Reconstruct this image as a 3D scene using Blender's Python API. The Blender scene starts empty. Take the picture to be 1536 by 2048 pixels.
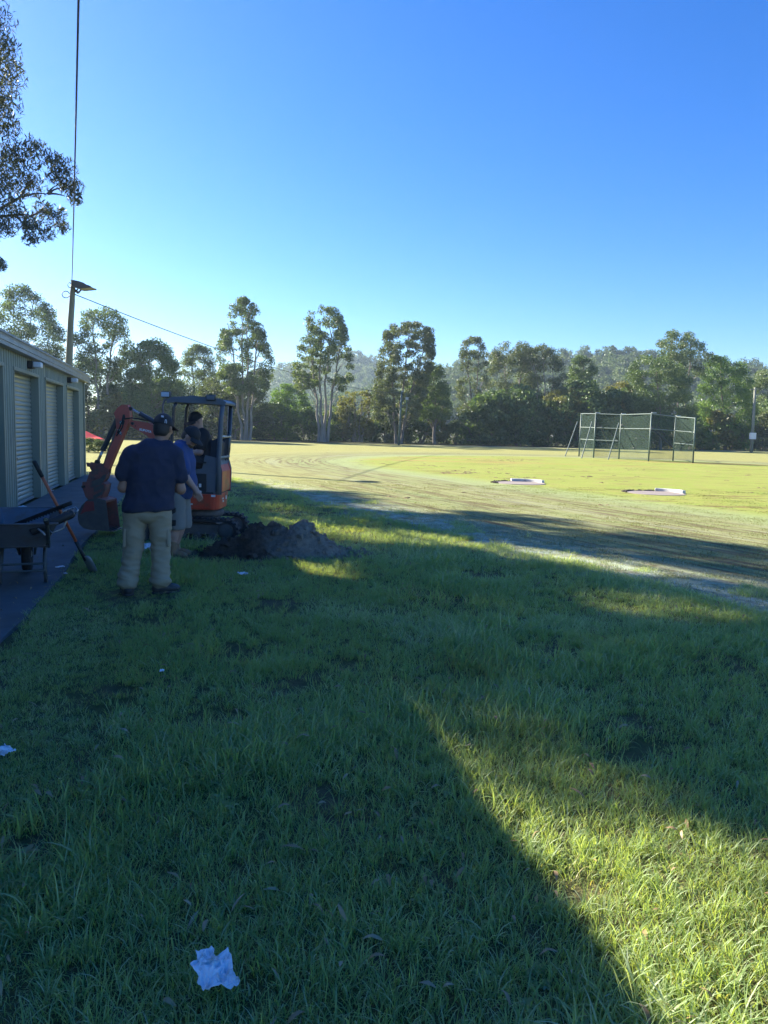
import bpy, bmesh, math, random
import numpy as np
from mathutils import Vector, Matrix, noise as mnoise

random.seed(7)
RNG = np.random.RandomState(11)
SC = bpy.context.scene
COL = SC.collection
PI = math.pi

# ------------------------------------------------------------------ camera
F_PX, CAM_H, PITCH, ROLL = 1500.0, 1.65, math.radians(6.2), math.radians(1.5)
cam_data = bpy.data.cameras.new('camera')
cam = bpy.data.objects.new('camera', cam_data)
COL.objects.link(cam)
cam_data.sensor_fit = 'VERTICAL'
cam_data.sensor_height = 24.0
cam_data.lens = 24.0 * F_PX / 2048.0
cam_data.clip_start, cam_data.clip_end = 0.05, 4000.0
ROT = (Matrix.Rotation(PI / 2 - PITCH, 3, 'X') @ Matrix.Rotation(ROLL, 3, 'Z'))
cam.matrix_world = Matrix.Translation((0, 0, CAM_H)) @ ROT.to_4x4()
SC.camera = cam

# ------------------------------------------------------------------ sky and sun
SUN_AZ, SUN_EL = math.radians(57.0), math.radians(26.5)      # azimuth counted to the left of straight ahead
world = bpy.data.worlds.new('World')
SC.world = world
world.use_nodes = True
wt = world.node_tree
wt.nodes.clear()
sky = wt.nodes.new('ShaderNodeTexSky')
sky.sky_type = 'NISHITA'
sky.sun_disc = False
sky.sun_elevation = SUN_EL
sky.sun_rotation = -SUN_AZ
sky.altitude = 50
sky.air_density = 1.0
sky.dust_density = 0.45
sky.ozone_density = 6.0
wbg = wt.nodes.new('ShaderNodeBackground')
wbg.inputs['Strength'].default_value = 0.055
wout = wt.nodes.new('ShaderNodeOutputWorld')
hsv = wt.nodes.new('ShaderNodeHueSaturation')
hsv.inputs['Saturation'].default_value = 1.26
hsv.inputs['Hue'].default_value = 0.513
wt.links.new(sky.outputs[0], hsv.inputs['Color'])
wt.links.new(hsv.outputs[0], wbg.inputs[0])
wt.links.new(wbg.outputs[0], wout.inputs[0])

sun_data = bpy.data.lights.new('sun', 'SUN')
sun_data.energy = 4.5
sun_data.angle = math.radians(0.53)
sun_data.color = (1.0, 0.90, 0.74)
sun = bpy.data.objects.new('sun', sun_data)
COL.objects.link(sun)
S = Vector((-math.sin(SUN_AZ) * math.cos(SUN_EL), math.cos(SUN_AZ) * math.cos(SUN_EL), math.sin(SUN_EL)))
sun.rotation_euler = (-S).to_track_quat('-Z', 'Y').to_euler()
sun.location = (-60, 60, 90)

vs = SC.view_settings
vs.view_transform = 'Standard'
vs.look = 'None'
vs.exposure = 2.2
vs.gamma = 1.0
vs.use_curve_mapping = False
SC.render.engine = 'CYCLES'
cy = SC.cycles
cy.use_denoising = True
cy.max_bounces = 8
cy.diffuse_bounces = 5
cy.glossy_bounces = 3
cy.transmission_bounces = 5
cy.transparent_max_bounces = 12
cy.volume_bounces = 0
cy.caustics_reflective = False
cy.caustics_refractive = False
cy.sample_clamp_indirect = 4.0

# ------------------------------------------------------------------ where things stand (a pixel of the photograph -> a place)
def ray(u, v):
    return ROT @ Vector(((u - 768) / F_PX, -(v - 1024) / F_PX, -1.0))
def gnd(u, v, z=0.0):
    d = ray(u, v)
    return Vector((0, 0, CAM_H)) + d * ((z - CAM_H) / d.z)
def at(u, v, Y):
    d = ray(u, v)
    return Vector((0, 0, CAM_H)) + d * (Y / d.y)

# ------------------------------------------------------------------ scene helpers
def put(o, parent=None):
    COL.objects.link(o)
    if parent is not None:
        o.parent = parent
    return o
def tag(o, label=None, cat=None, group=None, kind=None):
    if label: o['label'] = label
    if cat: o['category'] = cat
    if group: o['group'] = group
    if kind: o['kind'] = kind
    return o
def thing(name, label, cat, loc=(0, 0, 0), rz=0.0, group=None):
    o = bpy.data.objects.new(name, None)
    o.empty_display_size = 0.2
    COL.objects.link(o)
    o.location = loc
    o.rotation_euler = (0, 0, rz)
    return tag(o, label, cat, group)
def copy_tree(o, parent=None):
    c = o.copy()
    COL.objects.link(c)
    c.parent = parent
    for ch in list(o.children):
        copy_tree(ch, c)
    return c
def link_mesh(name, me, mats, parent=None, smooth=False):
    if not isinstance(mats, (list, tuple)): mats = [mats]
    for m in mats: me.materials.append(m)
    if smooth:
        me.polygons.foreach_set('use_smooth', np.ones(len(me.polygons), dtype=bool))
    return put(bpy.data.objects.new(name, me), parent)
def np_mesh(name, V, F, n):
    """mesh from numpy: V (k,3), F (m,n) faces with n corners each"""
    me = bpy.data.meshes.new(name)
    V = np.ascontiguousarray(V, dtype=np.float32); F = np.ascontiguousarray(F, dtype=np.int32)
    me.vertices.add(len(V)); me.vertices.foreach_set('co', V.ravel())
    me.loops.add(F.size); me.loops.foreach_set('vertex_index', F.ravel())
    me.polygons.add(len(F))
    me.polygons.foreach_set('loop_start', np.arange(0, F.size, n, dtype=np.int32))
    me.update(calc_edges=True)
    return me

class MB:
    """collects boxes, prisms, tubes ... and links them as ONE mesh object"""
    def __init__(self): self.v, self.f = [], []
    def add(self, vs_, fs_):
        b = len(self.v)
        self.v += [tuple(p) for p in vs_]
        self.f += [tuple(i + b for i in f) for f in fs_]
        return self
    def box(self, c, s, R=None):
        x, y, z = s[0] / 2, s[1] / 2, s[2] / 2
        P = [Vector(p) for p in ((-x,-y,-z),(x,-y,-z),(x,y,-z),(-x,y,-z),(-x,-y,z),(x,-y,z),(x,y,z),(-x,y,z))]
        if R is not None: P = [R @ p for p in P]
        c = Vector(c)
        return self.add([p + c for p in P], [(3,2,1,0),(4,5,6,7),(0,1,5,4),(1,2,6,5),(2,3,7,6),(3,0,4,7)])
    def prism(self, poly, y0, y1, fn=None):
        """poly of (x,z), extruded along y"""
        area = sum(poly[i][0] * poly[(i + 1) % len(poly)][1] - poly[(i + 1) % len(poly)][0] * poly[i][1] for i in range(len(poly)))
        if area < 0: poly = poly[::-1]
        n = len(poly)
        P = [Vector((x, y0, z)) for x, z in poly] + [Vector((x, y1, z)) for x, z in poly]
        if fn: P = [fn(p) for p in P]
        fs = [tuple(range(n)), tuple(range(2 * n - 1, n - 1, -1))]
        fs += [(i, n + i, n + (i + 1) % n, (i + 1) % n) for i in range(n)]
        fs = [f[::-1] if i >= 2 else f for i, f in enumerate(fs)]
        return self.add(P, fs)
    def tube(self, pts, r, n=8, closed=False, cap=True):
        pts = [Vector(p) for p in pts]
        k = len(pts)
        rs = r if isinstance(r, (list, tuple)) else [r] * k
        up = None
        base = len(self.v)
        for i in range(k):
            if closed: t = pts[(i + 1) % k] - pts[i - 1]
            else: t = pts[min(i + 1, k - 1)] - pts[max(i - 1, 0)]
            t.normalize()
            if up is None:
                up = t.orthogonal().normalized()
            else:
                up = (up - t * up.dot(t))
                up = up.normalized() if up.length > 1e-6 else t.orthogonal().normalized()
            b = t.cross(up)
            for j in range(n):
                a = 2 * PI * j / n
                self.v.append(tuple(pts[i] + (up * math.cos(a) + b * math.sin(a)) * rs[i]))
        m = k if closed else k - 1
        for i in range(m):
            i2 = (i + 1) % k
            for j in range(n):
                j2 = (j + 1) % n
                self.f.append((base + i * n + j, base + i * n + j2, base + i2 * n + j2, base + i2 * n + j))
        if cap and not closed:
            self.f.append(tuple(base + j for j in range(n))[::-1])
            self.f.append(tuple(base + (k - 1) * n + j for j in range(n)))
        return self
    def lathe(self, prof, n=16, c=(0, 0, 0), R=None):
        """prof of (r,z) about z"""
        base = len(self.v); c = Vector(c)
        for r, z in prof:
            for j in range(n):
                a = 2 * PI * j / n
                p = Vector((r * math.cos(a), r * math.sin(a), z))
                if R is not None: p = R @ p
                self.v.append(tuple(p + c))
        for i in range(len(prof) - 1):
            for j in range(n):
                j2 = (j + 1) % n
                self.f.append((base + i * n + j, base + i * n + j2, base + (i + 1) * n + j2, base + (i + 1) * n + j))
        self.f.append(tuple(base + j for j in range(n))[::-1])
        self.f.append(tuple(base + (len(prof) - 1) * n + j for j in range(n)))
        return self
    def mesh(self, name):
        me = bpy.data.meshes.new(name)
        me.from_pydata(self.v, [], self.f)
        me.update()
        return me
    def build(self, name, m, parent=None, smooth=False, bevel=0.0, seg=2):
        o = link_mesh(name, self.mesh(name), m, parent, smooth)
        if bevel > 0:
            b = o.modifiers.new('bevel', 'BEVEL')
            b.width = bevel; b.segments = seg; b.limit_method = 'ANGLE'; b.angle_limit = math.radians(35)
        return o

# ------------------------------------------------------------------ materials
class NT:
    def __init__(self, name):
        self.m = bpy.data.materials.new(name)
        self.m.use_nodes = True
        self.t = self.m.node_tree
        self.t.nodes.clear()
        self.out = self.n('ShaderNodeOutputMaterial')
    def n(self, typ, **kw):
        nd = self.t.nodes.new(typ)
        for k, v in kw.items(): setattr(nd, k, v)
        return nd
    def l(self, a, b): self.t.links.new(a, b)
    def val(self, x, sock):
        if isinstance(x, bpy.types.NodeSocket): self.l(x, sock)
        else: sock.default_value = x
    def math(self, op, a, b=0.0, clamp=False):
        nd = self.n('ShaderNodeMath', operation=op, use_clamp=clamp)
        self.val(a, nd.inputs[0]); self.val(b, nd.inputs[1])
        return nd.outputs[0]
    def vmath(self, op, a, b=(0, 0, 0), out=0):
        nd = self.n('ShaderNodeVectorMath', operation=op)
        self.val(a, nd.inputs[0]); self.val(b, nd.inputs[1])
        return nd.outputs[out]
    def noise(self, vec, scale, detail=4, rough=0.55, dist=0.0):
        nd = self.n('ShaderNodeTexNoise')
        if vec is not None: self.l(vec, nd.inputs['Vector'])
        nd.inputs['Scale'].default_value = scale; nd.inputs['Detail'].default_value = detail
        nd.inputs['Roughness'].default_value = rough; nd.inputs['Distortion'].default_value = dist
        return nd.outputs['Fac']
    def ramp(self, fac, stops, interp='LINEAR'):
        nd = self.n('ShaderNodeValToRGB')
        cr = nd.color_ramp; cr.interpolation = interp
        while len(cr.elements) < len(stops): cr.elements.new(0.5)
        for e, (p, c) in zip(cr.elements, stops):
            e.position = p
            e.color = (c, c, c, 1) if isinstance(c, (int, float)) else (*c, 1)
        self.l(fac, nd.inputs[0])
        return nd.outputs[0]
    def mix(self, fac, a, b, blend='MIX'):
        nd = self.n('ShaderNodeMix', data_type='RGBA', blend_type=blend)
        self.val(fac, nd.inputs[0])
        for x, s in ((a, nd.inputs[6]), (b, nd.inputs[7])):
            if isinstance(x, tuple) and len(x) == 3: x = (*x, 1)
            self.val(x, s)
        return nd.outputs[2]
    def mapr(self, x, a, b, c=0.0, d=1.0):
        nd = self.n('ShaderNodeMapRange')
        self.l(x, nd.inputs[0])
        for i, k in enumerate((a, b, c, d)): nd.inputs[i + 1].default_value = k
        return nd.outputs[0]
    def bump(self, h, strength, dist=0.01):
        nd = self.n('ShaderNodeBump')
        nd.inputs['Strength'].default_value = strength; nd.inputs['Distance'].default_value = dist
        self.l(h, nd.inputs['Height'])
        return nd.outputs[0]

def pmat(name, c1, c2=None, scale=6.0, rough=0.6, metal=0.0, bump=0.0, bscale=60.0, bdist=0.004, spec=0.5, stretch=None, dirt=None, dscale=3.0, coat=0.0):
    t = NT(name)
    tc = t.n('ShaderNodeTexCoord').outputs['Object']
    vec = tc
    if stretch:
        vec = t.vmath('MULTIPLY', tc, stretch)
    p = t.n('ShaderNodeBsdfPrincipled')
    c2 = c2 or tuple(x * 0.7 for x in c1)
    fac = t.ramp(t.noise(vec, scale, 5), [(0.3, 0.0), (0.7, 1.0)])
    c = t.mix(fac, c1, c2)
    if dirt:
        dn = t.ramp(t.noise(tc, dscale, 6, 0.65), [(0.52, 0.0), (0.68, 1.0)])
        c = t.mix(dn, c, dirt)
    t.l(c, p.inputs['Base Color'])
    t.l(t.mapr(t.noise(tc, scale * 2.3, 3), 0.3, 0.7, max(0.03, rough - 0.08), min(1, rough + 0.08)), p.inputs['Roughness'])
    p.inputs['Metallic'].default_value = metal
    p.inputs['Specular IOR Level'].default_value = spec
    p.inputs['Coat Weight'].default_value = coat
    if bump > 0:
        t.l(t.bump(t.noise(vec, bscale, 4), bump, bdist), p.inputs['Normal'])
    t.l(p.outputs[0], t.out.inputs[0])
    return t.m

def leaf_mat(name, stops, transl=0.45, gloss=0.06, attr=None, rough=0.45, jitter=0.5, tcol=(0.95, 1.05, 0.42)):
    """thin leaves: diffuse + translucent + a little gloss; colour varies per leaf and per clump"""
    t = NT(name)
    rnd = t.n('ShaderNodeNewGeometry').outputs['Random Per Island']
    at_ = t.n('ShaderNodeAttribute', attribute_name='tint', attribute_type=attr or 'GEOMETRY').outputs['Fac']
    fac = t.math('ADD', t.math('MULTIPLY', at_, 1.0 - jitter), t.math('MULTIPLY', rnd, jitter), True)
    c = t.ramp(fac, stops)
    d = t.n('ShaderNodeBsdfDiffuse'); t.l(c, d.inputs[0])
    tr = t.n('ShaderNodeBsdfTranslucent')
    t.l(t.mix(1.0, c, tcol, 'MULTIPLY'), tr.inputs[0])
    g = t.n('ShaderNodeBsdfGlossy'); g.inputs['Roughness'].default_value = rough
    g.inputs[0].default_value = (0.9, 0.95, 1, 1)
    m1 = t.n('ShaderNodeMixShader'); m1.inputs[0].default_value = transl
    t.l(d.outputs[0], m1.inputs[1]); t.l(tr.outputs[0], m1.inputs[2])
    m2 = t.n('ShaderNodeMixShader')
    fr = t.n('ShaderNodeLayerWeight'); fr.inputs[0].default_value = 0.3
    t.l(t.math('ADD', t.math('MULTIPLY', t.math('POWER', fr.outputs[1], 3.0), 0.10), gloss * 0.5, True), m2.inputs[0])
    t.l(m1.outputs[0], m2.inputs[1]); t.l(g.outputs[0], m2.inputs[2])
    t.l(m2.outputs[0], t.out.inputs[0])
    return t.m

# ------------------------------------------------------------------ lie of the land
VPW = Vector((-0.2598, 0.9657, 0)).normalized()              # direction of the shed wall, away from us
WN = Vector((VPW.y, -VPW.x, 0))                                # out of the wall
SHED0 = Vector((-9.39, 23.28, 0)) + VPW * 0.3                  # far corner of the shed
CAPA, CAPD, CAPL = Vector((15.0, 40.0)), Vector((0.45, -0.893)), 70.0   # spine of the running track
HOLE = Vector((-2.05, 9.45))
MOUND = Vector((-1.15, 9.75))

def smooth(a, b, x):
    t = min(1.0, max(0.0, (x - a) / (b - a)))
    return t * t * (3 - 2 * t)
def capd(x, y):
    px, py = x - CAPA.x, y - CAPA.y
    h = min(CAPL, max(0.0, px * CAPD.x + py * CAPD.y))
    return math.hypot(px - CAPD.x * h, py - CAPD.y * h)
def shed_sn(x, y):
    p = Vector((x - SHED0.x, y - SHED0.y, 0))
    return -p.dot(VPW), p.dot(WN)
def gz(x, y):
    r = math.hypot(x, y)
    z = 0.035 * mnoise.noise((x * 0.45, y * 0.45, 3.1)) + 0.022 * mnoise.noise((x * 1.3, y * 1.3, 7.7))
    s, n = shed_sn(x, y)
    z *= smooth(1.6, 2.6, n) * (1.0 - 0.7 * smooth(23, 26, 50 - capd(x, y)))
    if r > 30: z += 0.08 * mnoise.noise((x * 0.03, y * 0.03, 1.7)) * smooth(30, 60, r)
    d = math.hypot((x - HOLE.x) / 0.62, (y - HOLE.y) / 0.36)
    z -= 0.34 * (1 - smooth(0.45, 1.0, d))
    if n < 1.72: z -= 0.05
    return z
#@@STRUCT
# ================================================================== GROUND
def ground_material():
    t = NT('turf_ground')
    pos = t.n('ShaderNodeNewGeometry').outputs['Position']
    sep = t.n('ShaderNodeSeparateXYZ'); t.l(pos, sep.inputs[0])
    X, Y = sep.outputs[0], sep.outputs[1]
    flat = t.vmath('MULTIPLY', pos, (1, 1, 0))
    pa = t.vmath('SUBTRACT', flat, (CAPA.x, CAPA.y, 0))
    along = t.vmath('DOT_PRODUCT', pa, (CAPD.x, CAPD.y, 0), 1)
    h = t.math('MINIMUM', t.math('MAXIMUM', along, 0.0), CAPL)
    sc = t.n('ShaderNodeVectorMath', operation='SCALE'); sc.inputs[0].default_value = (CAPD.x, CAPD.y, 0); t.l(h, sc.inputs['Scale'])
    D = t.vmath('LENGTH', t.vmath('SUBTRACT', pa, sc.outputs[0]), out=1)
    Dn = t.math('ADD', D, t.math('MULTIPLY', t.math('SUBTRACT', t.noise(flat, 0.6, 3), 0.5), 0.9))
    # turf of the infield
    n1 = t.noise(flat, 0.35, 5, 0.6); n2 = t.noise(flat, 2.2, 4); n3 = t.noise(flat, 18, 3)
    infield = t.mix(t.ramp(n1, [(0.35, 0.0), (0.65, 1.0)]), (0.225, 0.30, 0.055), (0.275, 0.31, 0.08))
    infield = t.mix(t.ramp(n2, [(0.45, 0.0), (0.7, 1.0)]), infield, (0.27, 0.265, 0.085))
    st = t.n('ShaderNodeMapping'); t.l(flat, st.inputs[0]); st.inputs['Scale'].default_value = (0.16, 0.9, 1)
    clods = t.ramp(t.noise(st.outputs[0], 1.6, 6, 0.7), [(0.56, 0.0), (0.61, 1.0)])
    infield = t.mix(t.math('MULTIPLY', clods, 0.85), infield, (0.16, 0.105, 0.05))
    ruddy = t.math('MULTIPLY', t.ramp(t.noise(st.outputs[0], 0.25, 3), [(0.50, 0.0), (0.62, 1.0)]), t.math('GREATER_THAN', Y, 42.0))
    infield = t.mix(t.math('MULTIPLY', ruddy, 0.6), infield, (0.34, 0.22, 0.09))
    # mown track with lines that follow it
    cmb = t.n('ShaderNodeCombineXYZ'); t.l(t.math('MULTIPLY', D, 1.0), cmb.inputs[0]); t.l(t.math('MULTIPLY', along, 0.07), cmb.inputs[1])
    s1 = t.noise(cmb.outputs[0], 1.5, 5, 0.62); s2 = t.noise(cmb.outputs[0], 5.5, 4, 0.6)
    track = t.mix(t.ramp(s1, [(0.35, 0.0), (0.66, 1.0)]), (0.225, 0.27, 0.12), (0.275, 0.28, 0.125))
    track = t.mix(t.ramp(s2, [(0.47, 0.0), (0.60, 0.9)]), track, (0.13, 0.105, 0.06))  # dark brown streaks also paint shade streaks into the mown turf
    dewy = t.ramp(s1, [(0.54, 0.0), (0.62, 1.0)])
    track = t.mix(t.math('MULTIPLY', dewy, 0.5), track, (0.27, 0.31, 0.21))
    # pale dewy fringe beside the track
    c = t.mix(t.ramp(t.mapr(Dn, 16.6, 18.0), [(0.0, 0.0), (1.0, 1.0)]), infield, track)
    inner = t.math('MULTIPLY', t.mapr(Dn, 15.8, 17.0), t.math('SUBTRACT', 1.0, t.mapr(Dn, 17.6, 18.6)))
    c = t.mix(t.math('MULTIPLY', inner, 0.6), c, (0.27, 0.34, 0.17))
    fr = t.math('MULTIPLY', t.mapr(Dn, 23.6, 24.3), t.ramp(t.noise(flat, 3.0, 5, 0.7), [(0.38, 0.0), (0.62, 1.0)]))
    c = t.mix(fr, c, (0.40, 0.47, 0.37))
    # tyre and lane lines on the far bend
    w = t.math('SINE', t.math('MULTIPLY', t.math('ADD', D, t.math('MULTIPLY', n1, 1.2)), 3.4))
    lines = t.math('MULTIPLY', t.math('GREATER_THAN', w, 0.86), t.math('GREATER_THAN', Y, 30.0))
    far = t.mix(t.ramp(s1, [(0.35, 0.0), (0.66, 1.0)]), (0.295, 0.29, 0.11), (0.265, 0.285, 0.10))
    out_far = t.math('MULTIPLY', t.mapr(Dn, 20.0, 25.0), t.mapr(Y, 19.0, 25.0))
    c = t.mix(out_far, c, far)
    c = t.mix(t.math('MULTIPLY', t.math('MULTIPLY', lines, t.mapr(Dn, 17.0, 18.5)), 0.22), c, (0.13, 0.12, 0.045))
    # rough near ground between the blades
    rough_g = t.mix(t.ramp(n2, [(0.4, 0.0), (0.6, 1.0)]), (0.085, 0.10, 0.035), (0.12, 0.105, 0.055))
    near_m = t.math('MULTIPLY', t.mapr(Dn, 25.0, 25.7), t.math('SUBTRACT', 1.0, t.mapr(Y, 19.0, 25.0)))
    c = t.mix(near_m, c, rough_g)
    # strip of long grass and leaf litter under the tree line, pale path in front of it at the right
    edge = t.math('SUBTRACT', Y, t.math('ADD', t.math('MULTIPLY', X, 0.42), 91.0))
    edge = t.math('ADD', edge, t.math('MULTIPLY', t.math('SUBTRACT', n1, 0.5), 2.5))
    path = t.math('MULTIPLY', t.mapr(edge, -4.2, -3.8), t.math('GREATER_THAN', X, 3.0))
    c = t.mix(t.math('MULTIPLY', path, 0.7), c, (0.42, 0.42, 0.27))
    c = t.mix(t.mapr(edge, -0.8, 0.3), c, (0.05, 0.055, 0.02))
    # dug soil round the trench
    hd = t.vmath('LENGTH', t.vmath('MULTIPLY', t.vmath('SUBTRACT', flat, (HOLE.x + 0.25, HOLE.y + 0.1, 0)), (0.75, 1.15, 1)), out=1)
    hd = t.math('ADD', hd, t.math('MULTIPLY', t.math('SUBTRACT', t.noise(flat, 5, 4), 0.5), 0.7))
    soil = t.mix(n3, (0.06, 0.047, 0.038), (0.13, 0.105, 0.085))
    c = t.mix(t.mapr(hd, 0.85, 0.6), c, soil)
    c = t.mix(0.5, c, t.mix(t.ramp(n3, [(0.3, 0.0), (0.7, 1.0)]), (0.55, 0.55, 0.55), (1.35, 1.3, 1.2)), 'MULTIPLY')
    p = t.n('ShaderNodeBsdfPrincipled')
    t.l(c, p.inputs['Base Color'])
    p.inputs['Roughness'].default_value = 0.9
    p.inputs['Specular IOR Level'].default_value = 0.1
    hgt = t.math('ADD', t.noise(flat, 22, 4, 0.7), t.math('ADD', t.math('MULTIPLY', s2, 0.6), t.math('MULTIPLY', n2, 0.5)))
    t.l(t.bump(hgt, 0.8, 0.035), p.inputs['Normal'])
    t.l(p.outputs[0], t.out.inputs[0])
    return t.m

def build_ground():
    xs = []
    for i in range(171):
        s = i / 85 - 1
        xs.append(13 * s + 660 * math.copysign(abs(s) ** 5, s))
    ys = []
    for j in range(221):
        s = j / 220
        ys.append(-8 + 44 * s + 640 * s ** 5)
    V = np.array([(x, y, gz(x, y)) for y in ys for x in xs])
    nx = len(xs)
    j, i = np.meshgrid(np.arange(len(ys) - 1), np.arange(nx - 1), indexing='ij')
    a = (j * nx + i).ravel()
    F = np.stack([a, a + 1, a + nx + 1, a + nx], 1)
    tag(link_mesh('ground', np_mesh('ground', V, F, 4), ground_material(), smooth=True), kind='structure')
build_ground()

# concrete apron along the shed
M_conc = pmat('concrete', (0.125, 0.125, 0.13), (0.09, 0.092, 0.097), 2.2, 0.85, bump=0.25, bscale=120, dirt=(0.09, 0.085, 0.08), dscale=1.4)
def build_path():
    m = MB()
    R = Matrix((( -VPW.x, WN.x, 0), (-VPW.y, WN.y, 0), (0, 0, 1)))
    rr = random.Random(3)
    n = 60
    near = []
    for k in range(n + 1):
        s = -0.2 + 28 * k / n
        near.append((s, 1.72 + 0.04 * math.sin(k * 0.55) + rr.uniform(-0.015, 0.015)))
    vs_, fs_ = [], []
    for (s, e) in near:
        for (nn, z) in ((0.02, 0.012), (e, 0.012), (e + 0.01, -0.15)):
            vs_.append(SHED0 + R @ Vector((s, nn, z)))
    for k in range(n):
        b = k * 3
        fs_ += [(b, b + 1, b + 4, b + 3), (b + 1, b + 2, b + 5, b + 4)]
    m.add(vs_, [f[::-1] for f in fs_])
    tag(m.build('path', M_conc), kind='structure')
build_path()

# ================================================================== HILLS
def ridge_at(pts, u):
    for (a, b), (c, d) in zip(pts, pts[1:]):
        if a <= u <= c: return b + (d - b) * (u - a) / (c - a)
    return pts[0][1] if u < pts[0][0] else pts[-1][1]
M_hill = pmat('hill_ground', (0.05, 0.06, 0.03), (0.07, 0.065, 0.035), 0.05, 0.95)
HILL_SPOTS = []
def build_hill(pts, Yr, depth, u0, u1, canopy, step, seed):
    rr = random.Random(seed)
    us = np.linspace(u0, u1, 90)
    rows = 20
    V = []
    def height(u, t):
        P = at(u, ridge_at(pts, u), Yr)
        zr = max(1.0, P.z - canopy)
        k = t if t <= 1 else max(0.0, 2 - t)
        return P.x, zr * (k ** 1.25) + 0.05 * zr * mnoise.noise((u * 0.012, t * 2.2, seed)) * (1 if t < 1 else 0.3) * min(1, 4 * k) - 1.0
    for j in range(rows + 1):
        t = 1.6 * j / rows
        for u in us:
            x, z = height(u, t)
            Y = Yr - depth * (1 - t)
            V.append((x * (Y / Yr), Y, z))
    nx = len(us)
    F = [(j * nx + i, j * nx + i + 1, (j + 1) * nx + i + 1, (j + 1) * nx + i) for j in range(rows) for i in range(nx - 1)]
    tag(link_mesh('hill', np_mesh('hill', V, F, 4), M_hill, smooth=True), kind='structure')
    x0, x1 = at(u0, 700, Yr).x, at(u1, 700, Yr).x
    y = Yr - depth * 0.75
    while y < Yr + 6:
        t = 1 - (Yr - y) / depth
        x = x0
        while x < x1:
            jx, jy = x + rr.uniform(-.45, .45) * step, y + rr.uniform(-.45, .45) * step
            u = u0 + (u1 - u0) * (jx * Yr / jy - x0) / (x1 - x0)
            if u0 < u < u1:
                tt = 1 - (Yr - jy) / depth
                _, z = height(u, min(tt, 1.05))
                HILL_SPOTS.append((jx, jy, z, canopy * rr.uniform(0.75, 1.45) * (1.25 if rr.random() < .1 else 1)))
            x += step
        y += step * 0.9
LEFT_RIDGE = [(300, 800), (430, 765), (520, 742), (570, 728), (630, 713), (700, 700), (740, 704), (765, 726), (800, 742), (860, 760), (1000, 790)]
RIGHT_RIDGE = [(600, 800), (760, 770), (860, 738), (900, 722), (960, 712), (1010, 700), (1060, 694), (1110, 699), (1150, 706), (1190, 696), (1235, 690), (1290, 700), (1340, 706), (1420, 716), (1500, 724), (1600, 735), (1760, 760)]
build_hill(LEFT_RIDGE, 640.0, 200.0, 300, 1000, 9.0, 7.5, 5)
build_hill(RIGHT_RIDGE, 400.0, 150.0, 600, 1760, 7.0, 5.2, 9)

# ================================================================== SCATTERED STUFF (instances in one object each)
def scatter(name, pts, rots, scl, pid, tint, protos):
    me = bpy.data.meshes.new(name)
    me.vertices.add(len(pts)); me.vertices.foreach_set('co', np.asarray(pts, np.float32).ravel())
    a = me.attributes.new('rot', 'FLOAT_VECTOR', 'POINT'); a.data.foreach_set('vector', np.asarray(rots, np.float32).ravel())
    a = me.attributes.new('scl', 'FLOAT_VECTOR', 'POINT'); a.data.foreach_set('vector', np.asarray(scl, np.float32).ravel())
    a = me.attributes.new('pid', 'INT', 'POINT'); a.data.foreach_set('value', np.asarray(pid, np.int32))
    a = me.attributes.new('tint', 'FLOAT', 'POINT'); a.data.foreach_set('value', np.asarray(tint, np.float32))
    o = put(bpy.data.objects.new(name, me))
    o['kind'] = 'stuff'
    coll = bpy.data.collections.new(name + '_pieces')
    for k, pm in enumerate(protos):
        coll.objects.link(bpy.data.objects.new('%s_piece_%02d' % (name, k), pm))
    g = bpy.data.node_groups.new(name + '_spread', 'GeometryNodeTree')
    g.interface.new_socket('Geometry', in_out='INPUT', socket_type='NodeSocketGeometry')
    g.interface.new_socket('Geometry', in_out='OUTPUT', socket_type='NodeSocketGeometry')
    gi = g.nodes.new('NodeGroupInput'); go = g.nodes.new('NodeGroupOutput')
    ip = g.nodes.new('GeometryNodeInstanceOnPoints')
    ci = g.nodes.new('GeometryNodeCollectionInfo')
    ci.inputs['Collection'].default_value = coll
    ci.inputs['Separate Children'].default_value = True
    ci.inputs['Reset Children'].default_value = True
    def attr(n, typ):
        nd = g.nodes.new('GeometryNodeInputNamedAttribute'); nd.data_type = typ
        nd.inputs['Name'].default_value = n
        return nd.outputs['Attribute']
    e2r = g.nodes.new('FunctionNodeEulerToRotation')
    g.links.new(attr('rot', 'FLOAT_VECTOR'), e2r.inputs[0])
    g.links.new(gi.outputs[0], ip.inputs['Points'])
    g.links.new(ci.outputs[0], ip.inputs['Instance'])
    ip.inputs['Pick Instance'].default_value = True
    g.links.new(attr('pid', 'INT'), ip.inputs['Instance Index'])
    g.links.new(e2r.outputs[0], ip.inputs['Rotation'])
    g.links.new(attr('scl', 'FLOAT_VECTOR'), ip.inputs['Scale'])
    g.links.new(ip.outputs[0], go.inputs[0])
    md = o.modifiers.new('spread', 'NODES'); md.node_group = g
    return o

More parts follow.
